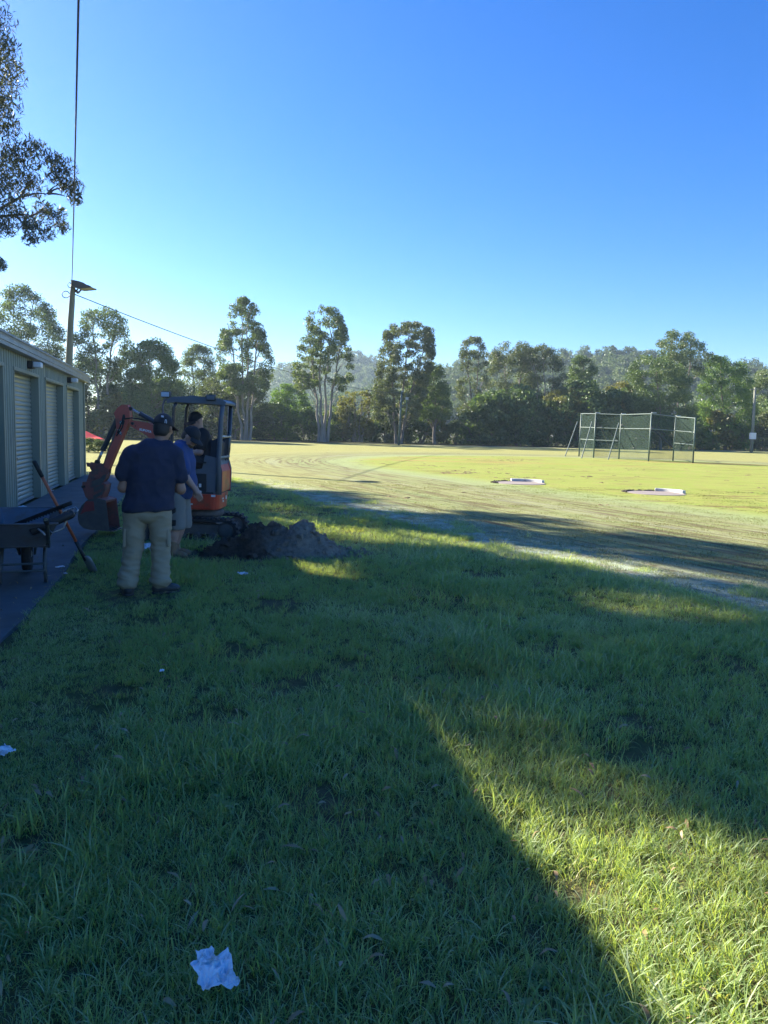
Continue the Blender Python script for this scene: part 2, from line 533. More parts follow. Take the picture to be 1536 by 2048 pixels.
def blades_mesh(name, seed, n, rad, lmin, lmax, width, levels, curl, mat, spread=0.5):
    r = np.random.RandomState(seed)
    ang = r.uniform(0, 2 * PI, n); rr = rad * np.sqrt(r.uniform(0, 1, n))
    bx, by = rr * np.cos(ang), rr * np.sin(ang)
    L = r.uniform(lmin, lmax, n); wd = width * r.uniform(0.65, 1.3, n)
    az = ang + r.normal(0, 1.1, n)
    lean0 = np.abs(r.normal(0.12, spread * 0.5, n)); cu = curl * r.uniform(0.3, 1.5, n)
    V = np.zeros((n, levels, 2, 3))
    px, py, pz = bx.copy(), by.copy(), np.full(n, -0.012)
    side = np.stack([-np.sin(az + r.normal(0, .7, n)), np.cos(az), np.zeros(n)], 1)
    for k in range(levels):
        f = k / (levels - 1)
        w = wd * (0.75 + 0.5 * f if f < 0.4 else max(0.06, 1.0 * (1 - ((f - 0.4) / 0.6) ** 1.6)))
        c = np.stack([px, py, pz], 1)
        V[:, k, 0] = c - side * w[:, None] * 0.5
        V[:, k, 1] = c + side * w[:, None] * 0.5
        th = lean0 + cu * f * 1.5
        st = L / (levels - 1)
        px = px + np.sin(th) * np.cos(az) * st; py = py + np.sin(th) * np.sin(az) * st; pz = pz + np.cos(th) * st
    idx = np.arange(n * levels * 2).reshape(n, levels, 2)
    F = np.stack([idx[:, :-1, 0], idx[:, :-1, 1], idx[:, 1:, 1], idx[:, 1:, 0]], -1).reshape(-1, 4)
    me = np_mesh(name, V.reshape(-1, 3), F, 4)
    me.materials.append(mat)
    return me

M_grass = leaf_mat('grass_blade', [(0.0, (0.42, 0.32, 0.20)), (0.16, (0.41, 0.38, 0.19)), (0.34, (0.30, 0.40, 0.155)), (0.58, (0.32, 0.45, 0.185)), (0.80, (0.50, 0.58, 0.42)), (1.0, (0.70, 0.70, 0.55))],
                   transl=0.55, gloss=0.03, attr='INSTANCER', rough=0.45, jitter=0.5, tcol=(1.4, 1.3, 0.45))
M_mown = leaf_mat('mown_blade', [(0.0, (0.12, 0.085, 0.04)), (0.3, (0.20, 0.19, 0.065)), (0.6, (0.24, 0.26, 0.10)), (0.85, (0.38, 0.43, 0.33)), (1.0, (0.55, 0.62, 0.54))],
                  transl=0.35, gloss=0.05, attr='INSTANCER', rough=0.45, jitter=0.35)

def fbm(x, y, s, o=0.0):
    return mnoise.noise((x * s, y * s, o)) + 0.5 * mnoise.noise((x * s * 2.1, y * s * 2.1, o + 5)) 

BARE = [(*gnd(u, v).xy, r) for u, v, r in [(592, 1372, .22), (690, 1330, .2), (425, 1445, .2), (625, 1600, .16), (700, 1625, .14), (1290, 1478, .30), (1240, 1500, .2), (862, 1195, .45), (900, 1215, .3), (1090, 1305, .3), (470, 1310, .25), (200, 1405, .25), (560, 1215, .35), (960, 1150, .3), (1160, 1790, .10), (60, 1690, .15), (1450, 1330, .25), (300, 1240, .3)]]
def near_grass():
    protos = [blades_mesh('grass_tuft_%d' % k, 40 + k, 15, 0.05, 0.06, 0.155, 0.0050, 5, 0.95, M_grass) for k in range(6)]
    protos += [blades_mesh('grass_tuft_%d' % (6 + k), 60 + k, 13, 0.05, 0.085, 0.19, 0.0055, 6, 1.2, M_grass) for k in range(4)]
    protos += [blades_mesh('grass_tuft_%d' % (10 + k), 80 + k, 24, 0.075, 0.03, 0.085, 0.0042, 4, 1.1, M_grass) for k in range(3)]
    for k in range(2):
        r = np.random.RandomState(700 + k); V, F = [], []
        for q in range(11):
            a = q * 2.4 + r.uniform(-.3, .3); L = r.uniform(.035, .07); w = L * r.uniform(.32, .45)
            d = np.array([math.cos(a), math.sin(a), 0]); sd = np.array([-d[1], d[0], 0]); up = np.array([0, 0, 1.0]); b0 = len(V)
            for j in range(5):
                f = j / 4; ww = w * (.15 + math.sin(PI * min(.96, f * .8 + .12))) * .5
                c = d * (L * f) + up * (.015 + .035 * f * (1.3 - f) + .006 * q * .3)
                V += [c - sd * ww, c + sd * ww]
            F += [(b0 + 2 * j, b0 + 2 * j + 1, b0 + 2 * j + 3, b0 + 2 * j + 2) for j in range(4)]
        me = np_mesh('weed_%d' % k, np.array(V), F, 4); me.materials.append(M_grass); protos.append(me)
    rr = random.Random(21)
    P, R, S_, I, T = [], [], [], [], []
    bands = [(0.7, 2.6, 1000), (2.6, 4.2, 850), (4.2, 6.5, 620), (6.5, 9.5, 400), (9.5, 14, 210), (14, 24, 70)]
    for y0, y1, den in bands:
        wmax = 0.60 * y1 + 1.5
        for _ in range(int(den * 2 * wmax * (y1 - y0))):
            x, y = rr.uniform(-wmax, wmax), rr.uniform(y0, y1)
            if abs(x) > 0.60 * y + 1.3: continue
            s, n = shed_sn(x, y)
            ne = 1.76 + 0.12 * mnoise.noise((x * 1.5, y * 1.5, 0)) 
            if n < ne and s > -0.3: continue
            D = capd(x, y) + 0.45 * mnoise.noise((x * 0.9, y * 0.9, 2.0))
            fringe = 0
            if D < 24.9:
                if D > 23.9 and mnoise.noise((x * 1.1, y * 1.1, 9.0)) > 0.25: fringe = 1
                else: continue
            if y > 12 and D > 25.5 and y > 17: sc0 = 0.5
            else: sc0 = 0.85
            hd = math.hypot((x - HOLE.x - 0.1) / 0.95, (y - HOLE.y) / 0.55)
            if hd < 0.8 + 0.25 * mnoise.noise((x * 4, y * 4, 1)): continue
            if math.hypot((x - MOUND.x) / 0.75, (y - MOUND.y) / 0.45) < 0.85: continue
            thin = fbm(x, y, 0.75, 4.0)                           # bare and worn patches
            if thin > 0.62 and rr.random() < min(0.92, (thin - 0.62) * 5): continue
            bare = min(((x - bx) / br) ** 2 + ((y - by) / (br * 1.1)) ** 2 for bx, by, br in BARE) + 0.5 * mnoise.noise((x * 5, y * 5, 6))
            if bare < 1.0:
                if rr.random() < 0.80 - 0.25 * bare: continue
                thin = max(thin, 0.55)
            patch = fbm(x, y, 0.42, 12.0)
            dew = fbm(x, y, 0.55, 31.0)
            tint = 0.45 + 0.30 * patch + rr.gauss(0, 0.10) + (0.24 if dew > 0.25 else 0)
            if thin > 0.42: tint -= 0.35 * min(1, (thin - 0.42) * 4)
            tall = smooth(0.0, 0.5, fbm(x, y, 0.6, 20.0))
            verge = smooth(26.5, 25.2, D) if y < 14 else 0
            if verge > 0.2 and rr.random() < verge * 0.6 or tall > 0.5 and rr.random() < 0.22: k = rr.randrange(6, 10)
            elif n < 2.6 or rr.random() < 0.3: k = rr.randrange(10, 13)
            else: k = rr.randrange(0, 6)
            if y < 6 and mnoise.noise((x * 1.7, y * 1.7, 55)) > .18 and rr.random() < .05: k = rr.randrange(13, 15)
            sc = sc0 * (0.75 + 0.5 * tall) * rr.uniform(0.7, 1.25)
            if k >= 13: sc *= 0.7
            w = 1.0 if y < 5 else 1.0 + (y - 5) * 0.09
            if fringe: tint, sc = 0.7, sc * 0.6
            if min(math.hypot(x + 2.28, y - 7.2), math.hypot(x + 2.5, y - 9.25), math.hypot((x + 2.6) / 1.6, y - 10.9)) < 0.5: sc *= 0.45       # trodden round the men and the tracks
            P.append((x, y, gz(x, y))); R.append((rr.gauss(0, .12), rr.gauss(0, .12), rr.uniform(0, 2 * PI)))
            S_.append((sc * w, sc * w, sc)); I.append(k); T.append(max(0, min(1, tint)))
    o = scatter('grass', P, R, S_, I, T, protos)
    print('grass tufts', len(P))
near_grass()

CIRC1, CIRC2 = gnd(1040, 966.5), gnd(1311, 986.5)
def mown_grass():
    protos = [blades_mesh('mown_patch_%d' % k, 140 + k, 70, 0.17, 0.015, 0.042, 0.006, 3, 0.9, M_mown, 1.0) for k in range(5)]
    rr = random.Random(5)
    P, R, S_, I, T = [], [], [], [], []
    for y0, y1, den in [(6.5, 11, 26), (11, 16, 17), (16, 24, 9)]:
        wmax = 0.60 * y1 + 1.5
        for _ in range(int(den * 2 * wmax * (y1 - y0))):
            x, y = rr.uniform(-wmax, wmax), rr.uniform(y0, y1)
            if abs(x) > 0.6 * y + 1.5: continue
            D = capd(x, y) + 0.3 * mnoise.noise((x * 0.9, y * 0.9, 2.0))
            s, n = shed_sn(x, y)
            if (D > 25.2 and y < 24) or n < 3: continue
            if D < 17.3 and math.hypot(x - CIRC1.x, y - CIRC1.y) < 1.15 or math.hypot(x - CIRC2.x, y - CIRC2.y) < 1.15: continue
            al = (x - CAPA.x) * CAPD.x + (y - CAPA.y) * CAPD.y
            st = mnoise.noise((D * 1.6, al * 0.09, 3)) + 0.6 * mnoise.noise((D * 4.5, al * 0.16, 8))
            tint = 0.42 + 0.42 * st + rr.gauss(0, .06)
            if st < -0.35 and rr.random() < 0.6: continue
            if 23.6 < D < 25.2: tint = 0.88 + rr.gauss(0, .08)
            elif D > 25.2: tint = 0.36 + 0.3 * st
            if D < 17.3: tint = 0.52 + 0.25 * mnoise.noise((x * .5, y * .5, 4)) + rr.gauss(0, .06)
            P.append((x, y, gz(x, y))); R.append((0, 0, rr.uniform(0, 2 * PI)))
            sc = rr.uniform(0.8, 1.3) * (1 + max(0, y - 20) * .03)
            S_.append((sc, sc, sc * (1.3 if D > 23.6 else 1.0))); I.append(rr.randrange(5)); T.append(max(0, min(1, tint)))
    o = scatter('mown_turf', P, R, S_, I, T, protos)
    print('mown patches', len(P))
mown_grass()
#@@TREES
def turf_clods():
    M = pmat('clod_soil', (0.24, 0.175, 0.095), (0.16, 0.115, 0.065), 5, 0.95, bump=.5)
    protos = []
    for k in range(4):
        r = np.random.RandomState(900 + k)
        m = MB()
        for q in range(5):
            c = r.normal(0, .09, 3); c[2] = .0; a = r.uniform(.02, .06)
            pts = [Vector(c) + Vector([d * a * r.uniform(.6, 1.3) for d in p]) for p in [(-1.4,-1,-.5),(1.4,-1,-.5),(1.3,1,-.5),(-1.3,1,-.5),(-.8,-.6,.6),(.7,-.6,.5),(.7,.5,.6),(-.6,.6,.5)]]
            m.add(pts, [(3,2,1,0),(4,5,6,7),(0,1,5,4),(1,2,6,5),(2,3,7,6),(3,0,4,7)])
        me = m.mesh('turf_clod'); me.materials.append(M); protos.append(me)
    rr = random.Random(61)
    P = []
    for u0, v0, u1, v1, n, sp in [(885, 945, 1010, 940, 36, 3.0), (940, 919, 1070, 921, 26, 2.0), (980, 948, 1060, 956, 12, 3), (760, 925, 900, 935, 14, 3), (690, 935, 730, 930, 6, 2), (1080, 950, 1290, 958, 18, 5), (1120, 935, 1500, 945, 18, 5)]:
        for _ in range(n):
            f = rr.random(); u, v = u0 + (u1 - u0) * f + rr.gauss(0, 4), v0 + (v1 - v0) * f + rr.gauss(0, sp)
            q = gnd(u, v); P.append((q.x, q.y, gz(q.x, q.y)))
    for _ in range(70):
        y = rr.uniform(18, 60); x = rr.uniform(-.1 * y, .55 * y); P.append((x, y, gz(x, y)))
    scatter('turf_clods', P, [(0, 0, rr.uniform(0, 6.28)) for _ in P], [(q, q, q * .6) for q in (rr.uniform(.35, .95) for _ in P)], [rr.randrange(4) for _ in P], [.5] * len(P), protos)
turf_clods()
def dead_leaves():
    M = leaf_mat('dry_leaf', [(0, (0.20, 0.12, 0.06)), (0.5, (0.33, 0.23, 0.12)), (1, (0.50, 0.42, 0.28))], 0.2, 0.04, attr='INSTANCER')
    protos = []
    for k in range(4):
        r = np.random.RandomState(500 + k)
        L, W, n = r.uniform(.05, .09), r.uniform(.010, .018), 5
        V = []
        for i in range(n):
            f = i / (n - 1); w = W * math.sin(PI * min(.97, f * .9 + .06)) / 2
            V += [(L * (f - .5), -w, .012 * math.sin(PI * f) + .004), (L * (f - .5), w, .012 * math.sin(PI * f) + r.uniform(0, .006))]
        me = np_mesh('dry_leaf', V, [(2 * i, 2 * i + 2, 2 * i + 3, 2 * i + 1) for i in range(n - 1)], 4); me.materials.append(M); protos.append(me)
    rr = random.Random(31)
    P, R, S_, I, T = [], [], [], [], []
    while len(P) < 900:
        y = 1.2 + 11 * rr.random() ** 1.3; x = rr.uniform(-.6 * y - 1, .6 * y + 1)
        s, n = shed_sn(x, y)
        if n < 0.1 or capd(x, y) < 25: continue
        P.append((x, y, (0.016 if n < 1.7 else gz(x, y) + rr.uniform(.02, .075)))); R.append((rr.gauss(0, .3), rr.gauss(0, .3), rr.uniform(0, 6.28)))
        q = rr.uniform(.5, 1.25); S_.append((q, q, q)); I.append(rr.randrange(4)); T.append(rr.random())
    scatter('dead_leaves', P, R, S_, I, T, protos)
dead_leaves()

# ================================================================== TREES
M_bark = pmat('bark', (0.12, 0.10, 0.085), (0.20, 0.175, 0.15), 3.0, 0.85, bump=0.5, bscale=18, bdist=0.02, stretch=(3, 3, 0.6))
M_bark_pale = pmat('pale_bark', (0.30, 0.27, 0.23), (0.17, 0.15, 0.125), 1.6, 0.8, bump=0.3, bscale=14, bdist=0.02, stretch=(3, 3, 0.5))
L_gum = leaf_mat('gum_leaf', [(0, (0.06, 0.09, 0.036)), (0.4, (0.115, 0.16, 0.06)), (0.75, (0.18, 0.225, 0.085)), (1, (0.26, 0.27, 0.12))], 0.35, 0.06)
L_dark = leaf_mat('dark_leaf', [(0, (0.05, 0.08, 0.03)), (0.5, (0.105, 0.16, 0.055)), (1, (0.20, 0.26, 0.085))], 0.3, 0.05)
L_olive = leaf_mat('olive_leaf', [(0, (0.08, 0.085, 0.025)), (0.5, (0.18, 0.18, 0.05)), (1, (0.30, 0.27, 0.08))], 0.4, 0.05)
L_green = leaf_mat('bright_leaf', [(0, (0.06, 0.105, 0.022)), (0.5, (0.13, 0.22, 0.04)), (1, (0.22, 0.31, 0.07))], 0.45, 0.05)
L_grey = leaf_mat('grey_leaf', [(0, (0.06, 0.078, 0.04)), (0.5, (0.115, 0.14, 0.066)), (1, (0.19, 0.21, 0.105))], 0.35, 0.05)
L_near = leaf_mat('near_gum_leaf', [(0, (0.05, 0.05, 0.028)), (0.5, (0.10, 0.105, 0.05)), (0.93, (0.15, 0.15, 0.075)), (1, (0.22, 0.12, 0.07))], 0.3, 0.10, jitter=0.6)
L_hill = leaf_mat('hill_leaf', [(0, (0.05, 0.075, 0.03)), (0.5, (0.10, 0.14, 0.052)), (1, (0.17, 0.21, 0.08))], 0.35, 0.04, attr='INSTANCER', jitter=0.35)

def leaves(clumps, l, w, droop=0.35, seed=0, bend=0.0):
    """clumps: (centre, rx, rz, n, tint) -> vertices, quads, tint of a cloud of leaf-sized faces"""
    r = np.random.RandomState(seed)
    C_, RX, RZ, T_ = [], [], [], []
    for c, rx, rz, n, tint in clumps:
        d = r.normal(0, 1, (n, 3)); d /= np.linalg.norm(d, axis=1)[:, None] + 1e-9
        d *= (r.uniform(0, 1, n) ** 0.45)[:, None]
        C_.append(np.array(c)[None] + d * np.array([rx, rx, rz])[None])
        T_.append(np.clip(tint + r.normal(0, .06, n), 0, 1))
    C_ = np.concatenate(C_); T_ = np.concatenate(T_); n = len(C_)
    a = r.normal(0, 1, (n, 3)); a[:, 2] = a[:, 2] * (1 - droop) - droop * 1.6
    a /= np.linalg.norm(a, axis=1)[:, None]
    b = np.cross(a, r.normal(0, 1, (n, 3))); b /= np.linalg.norm(b, axis=1)[:, None] + 1e-9
    L = (l * r.uniform(0.6, 1.35, n))[:, None]; W = (w * r.uniform(0.6, 1.3, n))[:, None]
    k = np.cross(a, b)
    V = np.stack([C_ - a * L / 2, C_ + b * W / 2 - a * L * 0.08 + k * W * bend, C_ + a * L / 2, C_ - b * W / 2 - a * L * 0.08 + k * W * bend], 1).reshape(-1, 3)
    F = np.arange(4 * n).reshape(n, 4)
    return V, F, np.repeat(T_, 4)
def crown_obj(name, VFT, mat, parent):
    V, F, T = VFT
    me = np_mesh(name, V, F, 4)
    a = me.attributes.new('tint', 'FLOAT', 'POINT'); a.data.foreach_set('value', T.astype(np.float32))
    return link_mesh(name, me, mat, parent)
def limb(m, p0, p1, r0, r1, rr, wob=0.12, seg=5, n=5):
    p0, p1 = Vector(p0), Vector(p1)
    L = (p1 - p0).length
    pts, rs = [], []
    off = Vector((0, 0, 0))
    for k in range(seg + 1):
        f = k / seg
        if 0 < k < seg: off = Vector((rr.gauss(0, 1), rr.gauss(0, 1), rr.gauss(0, .5))) * wob * L * 0.22
        else: off = Vector((0, 0, 0))
        q = p0.lerp(p1, f) + off
        q.z += 0.06 * L * math.sin(PI * f)
        pts.append(q); rs.append(r0 + (r1 - r0) * f)
    m.tube(pts, rs, n, cap=False)
    return pts

def tall_tree(name, label, Y, prof, vbase, lmat, bmat, seed, stems=1, clump=1.0, dens=1.0, leaf=0.27, fill=1.0, group=None, cat='tree', tint=0.5, droop=0.35, hollow=0.25, nlimb=26, trunk_r=0.2):
    """prof: list of (v, u_left, u_right) pixels of the crown's outline, top first; vbase: ground pixel row"""
    rr = random.Random(seed)
    top = at((prof[0][1] + prof[0][2]) / 2, prof[0][0], Y)
    um = sum((p[1] + p[2]) / 2 for p in prof[-3:]) / len(prof[-3:])
    base = at(um, 880, Y); gzb = gz(base.x, base.y)
    root = thing(name, label, cat, (base.x, base.y, gzb), 0, group)
    rows = []
    for v, ul, ur in prof:
        A, B = at(ul, v, Y), at(ur, v, Y)
        rows.append(((A.z + B.z) / 2 - gzb, A.x - base.x, B.x - base.x))
    rows.sort()
    def span(z):
        for (z0, a0, b0), (z1, a1, b1) in zip(rows, rows[1:]):
            if z0 <= z <= z1:
                f = (z - z0) / (z1 - z0 + 1e-6)
                return a0 + (a1 - a0) * f, b0 + (b1 - b0) * f
        return (rows[-1][1], rows[-1][2]) if z > rows[-1][0] else (rows[0][1], rows[0][2])
    z0, z1 = rows[0][0], rows[-1][0]
    area = sum((r1[0] - r0[0]) * (r0[2] - r0[1] + r1[2] - r1[1]) / 2 for r0, r1 in zip(rows, rows[1:]))
    clump *= 0.78
    ncl = int(max(12, area / (clump * clump) * 1.7 * fill))
    wmax = max(b - a for _, a, b in rows)
    clumps, cents = [], []
    tries = 0
    while len(clumps) < ncl and tries < ncl * 30:
        tries += 1
        z = rr.uniform(z0, z1)
        a, b = span(z)
        hw = (b - a) / 2
        if rr.random() > (hw + 0.3) / (wmax / 2 + 0.3): continue
        x = rr.uniform(a, b)
        fx = (x - (a + b) / 2) / (hw + 1e-6)
        dmax = hw * 0.8 * math.sqrt(max(0.05, 1 - fx * fx))
        y = rr.uniform(-dmax, dmax)
        if (abs(fx) ** 2 + (y / (hw * 0.8 + 1e-6)) ** 2) < hollow * rr.random() and z < z1 - clump * 1.5: continue
        g = mnoise.noise((x * 0.45 / clump, z * 0.45 / clump, seed * 3.7 + y * 0.1))
        if g < -0.30 and fill <= 1.0: continue
        rx = clump * rr.uniform(0.6, 1.15)
        xx = min(max(x, a + rx * 0.7), b - rx * 0.7) if hw > rx else (a + b) / 2
        zz = min(z, z1 - rx * 0.45)
        cents.append(Vector((xx, y, zz)))
        clumps.append(((xx, y, zz), rx, rx * rr.uniform(0.55, 0.85), int(95 * dens * rr.uniform(0.7, 1.3) * (rx / clump) ** 2), tint + rr.gauss(0, 0.16)))
    crown_obj('crown', leaves(clumps, leaf, leaf * 0.5, droop, seed), lmat, root)
    m = MB()
    axis = []
    for s in range(stems):
        sx = (s - (stems - 1) / 2) * 0.35
        ztop = z1 * (0.93 - 0.08 * abs(s - (stems - 1) / 2))
        a, b = span(ztop)
        xt = a + (b - a) * ((s + 0.5) / stems if stems > 1 else rr.uniform(0.42, 0.58))
        pts = [Vector((sx, rr.uniform(-.2, .2) if stems > 1 else 0, -0.2))]
        for k in range(1, 9):
            f = k / 8
            pts.append(Vector((sx + (xt - sx) * f ** 1.3 + rr.gauss(0, .12), rr.gauss(0, .12), ztop * f)))
        r0 = trunk_r * (1.0 if stems == 1 else 0.75)
        m.tube(pts, [r0 * (1.25 if k == 0 else 1.0) * (1 - 0.88 * (k / 8)) + 0.025 for k in range(9)], 7, cap=False)
        axis.append(pts)
    for c in rr.sample(cents, min(nlimb, len(cents))):
        pts = min(axis, key=lambda p: min((q - c).length for q in p))
        zz = max(0.12 * z1, c.z - rr.uniform(0.6, 1.0) * (abs(c.x) * 0.9 + 1.0))
        f = min(7.99, 8 * zz / pts[-1].z); k = int(f)
        st = pts[k].lerp(pts[k + 1], f - k)
        limb(m, st, c, max(0.035, trunk_r * 0.36 * (1 - zz / z1)), 0.02, rr)
    m.build('trunk', bmat, root, smooth=True)
    return root

def P_(*rows): return list(rows)
# --- tall individual trees of the far line (outlines read off the photograph, each at its own distance)
tall_tree('gum_tree', 'tall open gum tree rising above the shed roof at the left edge', 96, P_((566, 32, 48), (590, 10, 68), (615, 5, 112), (640, -30, 108), (670, -40, 128), (720, -50, 128), (790, -40, 120)), 880, L_gum, M_bark, 101, 2, 1.25, 1.4, fill=1.5, tint=0.55)
tall_tree('gum_tree', 'airy gum tree with bare forked limbs just right of the floodlight pole', 92, P_((614, 205, 222), (628, 172, 244), (650, 158, 256), (680, 145, 258), (715, 148, 262), (750, 165, 240)), 880, L_gum, M_bark_pale, 102, 2, 1.15, 1.25, fill=1.15, tint=0.5, nlimb=34)
tall_tree('leafy_tree', 'rounded dark leafy tree behind the digger boom', 90, P_((680, 288, 322), (700, 262, 342), (735, 250, 356), (780, 245, 366), (840, 240, 366)), 880, L_dark, M_bark, 103, 1, 1.3, 2.0, fill=1.9, tint=0.65)
tall_tree('gum_tree', 'pale feathery gum tree between the dark rounded tree and the tallest gum', 108, P_((690, 388, 410), (705, 368, 424), (735, 360, 436), (775, 352, 440), (820, 356, 440)), 880, L_gum, M_bark, 104, 2, 1.2, 1.3, fill=1.6, tint=0.7)
tall_tree('gum_tree', 'tallest dense conical gum tree rising directly above the digger canopy', 94, P_((597, 482, 496), (615, 462, 516), (650, 448, 524), (690, 436, 540), (725, 430, 548), (760, 440, 544), (790, 455, 530)), 880, L_gum, M_bark_pale, 105, 4, 1.05, 1.7, fill=1.05, tint=0.42, droop=0.5, nlimb=40)
tall_tree('gum_tree', 'tall sparse gum tree with several white stems, middle of the three tall gums', 96, P_((612, 650, 664), (628, 612, 682), (660, 608, 694), (690, 596, 700), (720, 588, 708), (750, 584, 712), (780, 592, 690)), 880, L_gum, M_bark_pale, 106, 4, 0.95, 1.4, fill=0.92, tint=0.55, droop=0.55, hollow=0.1, nlimb=50, trunk_r=0.24)
tall_tree('gum_tree', 'broad flat topped gum tree, right one of the three tall gums', 98, P_((647, 792, 852), (660, 770, 866), (690, 760, 870), (720, 756, 868), (760, 748, 860), (800, 742, 850), (840, 745, 835)), 880, L_grey, M_bark, 107, 3, 0.95, 1.5, fill=1.15, tint=0.6, droop=0.55, nlimb=44)
tall_tree('leafy_tree', 'dark bushy tree leaning against the right side of the flat topped gum', 101, P_((728, 858, 880), (750, 845, 892), (790, 838, 902), (840, 834, 905)), 880, L_dark, M_bark, 108, 1, 1.2, 1.8, fill=1.5, tint=0.7)
tall_tree('gum_tree', 'thin see-through gum tree with a ragged narrow top beside the brown thicket', 112, P_((672, 936, 958), (690, 922, 970), (730, 916, 976), (780, 912, 980), (830, 910, 980)), 880, L_grey, M_bark, 109, 2, 0.95, 1.0, fill=0.85, tint=0.55, nlimb=34)
tall_tree('gum_tree', 'grey brown leaning gum tree at the left of the brown thicket', 116, P_((684, 1015, 1050), (700, 985, 1068), (735, 975, 1080), (790, 970, 1085), (840, 970, 1085)), 880, L_grey, M_bark, 110, 2, 1.25, 1.5, fill=1.1, tint=0.5, nlimb=34)
tall_tree('gum_tree', 'grey brown gum tree with pale bare branches in the middle of the brown thicket', 114, P_((690, 1068, 1090), (706, 1055, 1118), (740, 1050, 1132), (790, 1050, 1135), (840, 1050, 1135)), 880, L_grey, M_bark_pale, 111, 3, 1.15, 1.2, fill=0.95, tint=0.55, nlimb=50)
tall_tree('leafy_tree', 'round dark green tree standing alone before the wooded hill', 118, P_((712, 1152, 1172), (728, 1138, 1190), (760, 1132, 1196), (795, 1136, 1194), (830, 1140, 1190)), 880, L_dark, M_bark, 112, 1, 1.2, 1.9, fill=1.5, tint=0.6)
tall_tree('leafy_tree', 'olive yellow bushy tree left of the throwing cage', 110, P_((780, 1100, 1170), (800, 1085, 1195), (840, 1080, 1205)), 880, L_olive, M_bark, 113, 1, 1.15, 1.7, fill=1.4, tint=0.6)
tall_tree('leafy_tree', 'olive yellow tree just behind the throwing cage', 112, P_((764, 1222, 1250), (784, 1200, 1272), (820, 1195, 1280), (860, 1195, 1280)), 880, L_olive, M_bark, 114, 1, 1.15, 1.7, fill=1.4, tint=0.65)
tall_tree('gum_tree', 'highest gum tree on the right with an open grey top above the cage', 116, P_((662, 1340, 1372), (680, 1318, 1402), (705, 1312, 1420), (735, 1312, 1418), (770, 1318, 1400)), 880, L_gum, M_bark, 115, 2, 1.15, 1.35, fill=1.0, tint=0.45, nlimb=34)
tall_tree('leafy_tree', 'heavy very dark tree below the open grey top, behind the cage', 108, P_((712, 1280, 1330), (735, 1258, 1372), (775, 1252, 1385), (820, 1255, 1390), (860, 1258, 1390)), 880, L_dark, M_bark, 116, 1, 1.4, 2.0, fill=1.6, tint=0.5)
tall_tree('leafy_tree', 'bright green rounded tree near the right edge', 117, P_((712, 1424, 1460), (732, 1408, 1488), (770, 1398, 1508), (820, 1392, 1510), (860, 1392, 1510)), 880, L_green, M_bark, 117, 1, 1.3, 1.7, fill=1.35, tint=0.5)
tall_tree('leafy_tree', 'dull green tree cut by the right edge behind the light pole', 128, P_((742, 1518, 1560), (770, 1500, 1590), (820, 1495, 1600), (870, 1495, 1600)), 880, L_gum, M_bark, 118, 1, 1.3, 1.7, fill=1.4, tint=0.5)
tall_tree('leafy_tree', 'small lime green tree between the two left tall gums', 112, P_((768, 556, 580), (785, 545, 612), (820, 540, 625), (850, 540, 625)), 880, L_green, M_bark, 119, 1, 1.1, 1.6, fill=1.3, tint=0.55)
tall_tree('leafy_tree', 'pale olive twiggy tree between the middle and right tall gums', 104, P_((782, 690, 735), (800, 676, 755), (840, 672, 760), (870, 680, 750)), 880, L_olive, M_bark_pale, 120, 4, 0.95, 1.1, fill=0.95, tint=0.45, nlimb=40)
tall_tree('leafy_tree', 'mid green tree filling the gap behind the shed corner', 98, P_((715, 165, 200), (740, 130, 240), (790, 120, 255), (850, 120, 255)), 880, L_gum, M_bark, 121, 2, 1.3, 1.7, fill=1.3, tint=0.4)
tall_tree('leafy_tree', 'dusty brown tree at the foot of the tallest conical gum', 99, P_((745, 440, 470), (765, 405, 500), (800, 395, 540), (850, 395, 545)), 880, L_grey, M_bark, 122, 3, 1.1, 1.4, fill=1.15, tint=0.5, nlimb=40)

# --- understory: one shrub of each kind, then copies along the far edge of the field
def shrub(seed, lmat, name, w, h, n, tint):
    rr = random.Random(seed)
    root = thing(name, 'x', 'shrub')
    cl = []
    for _ in range(n):
        a = rr.uniform(0, 2 * PI); q = math.sqrt(rr.random()); z = rr.uniform(0.04, 1.0) ** 0.9
        R = w / 2 * q * math.sqrt(max(0.08, 1 - (max(0, z - 0.35) / 0.65) ** 2))
        rx = rr.uniform(0.55, 1.0)
        cl.append(((R * math.cos(a), R * math.sin(a), z * (h - 0.4)), rx, rx * 0.75, int(62 * rr.uniform(.7, 1.2)), tint + rr.gauss(0, .17)))
    crown_obj('crown', leaves(cl, 0.36, 0.20, 0.25, seed), lmat, root)
    m = MB()
    for k in range(5):
        c = rr.choice(cl)[0]
        limb(m, (rr.uniform(-.3, .3), rr.uniform(-.3, .3), -0.1), c, 0.09, 0.02, rr)
    m.build('trunk', M_bark, root, smooth=True)
    return root
SHRUBS = [(shrub(201, L_dark, 'dark_shrub', 6.5, 5.6, 85, 0.5), 'dense dark green shrub in the shaded undergrowth along the far tree line'),
          (shrub(202, L_dark, 'dark_shrub', 5.0, 7.0, 85, 0.4), 'tall very dark shrub in the undergrowth along the far tree line'),
          (shrub(203, L_gum, 'gum_shrub', 6.0, 5.0, 70, 0.35), 'dull green shrub in the undergrowth along the far tree line'),
          (shrub(204, L_grey, 'brown_shrub', 5.0, 4.4, 55, 0.35), 'brownish dry shrub in the undergrowth along the far tree line'),
          (shrub(205, L_olive, 'olive_shrub', 4.6, 4.6, 60, 0.4), 'olive yellow shrub'), (shrub(206, L_green, 'green_shrub', 4.4, 3.6, 55, 0.4), 'fresh green low shrub')]
used = set()
rr_ = random.Random(77)
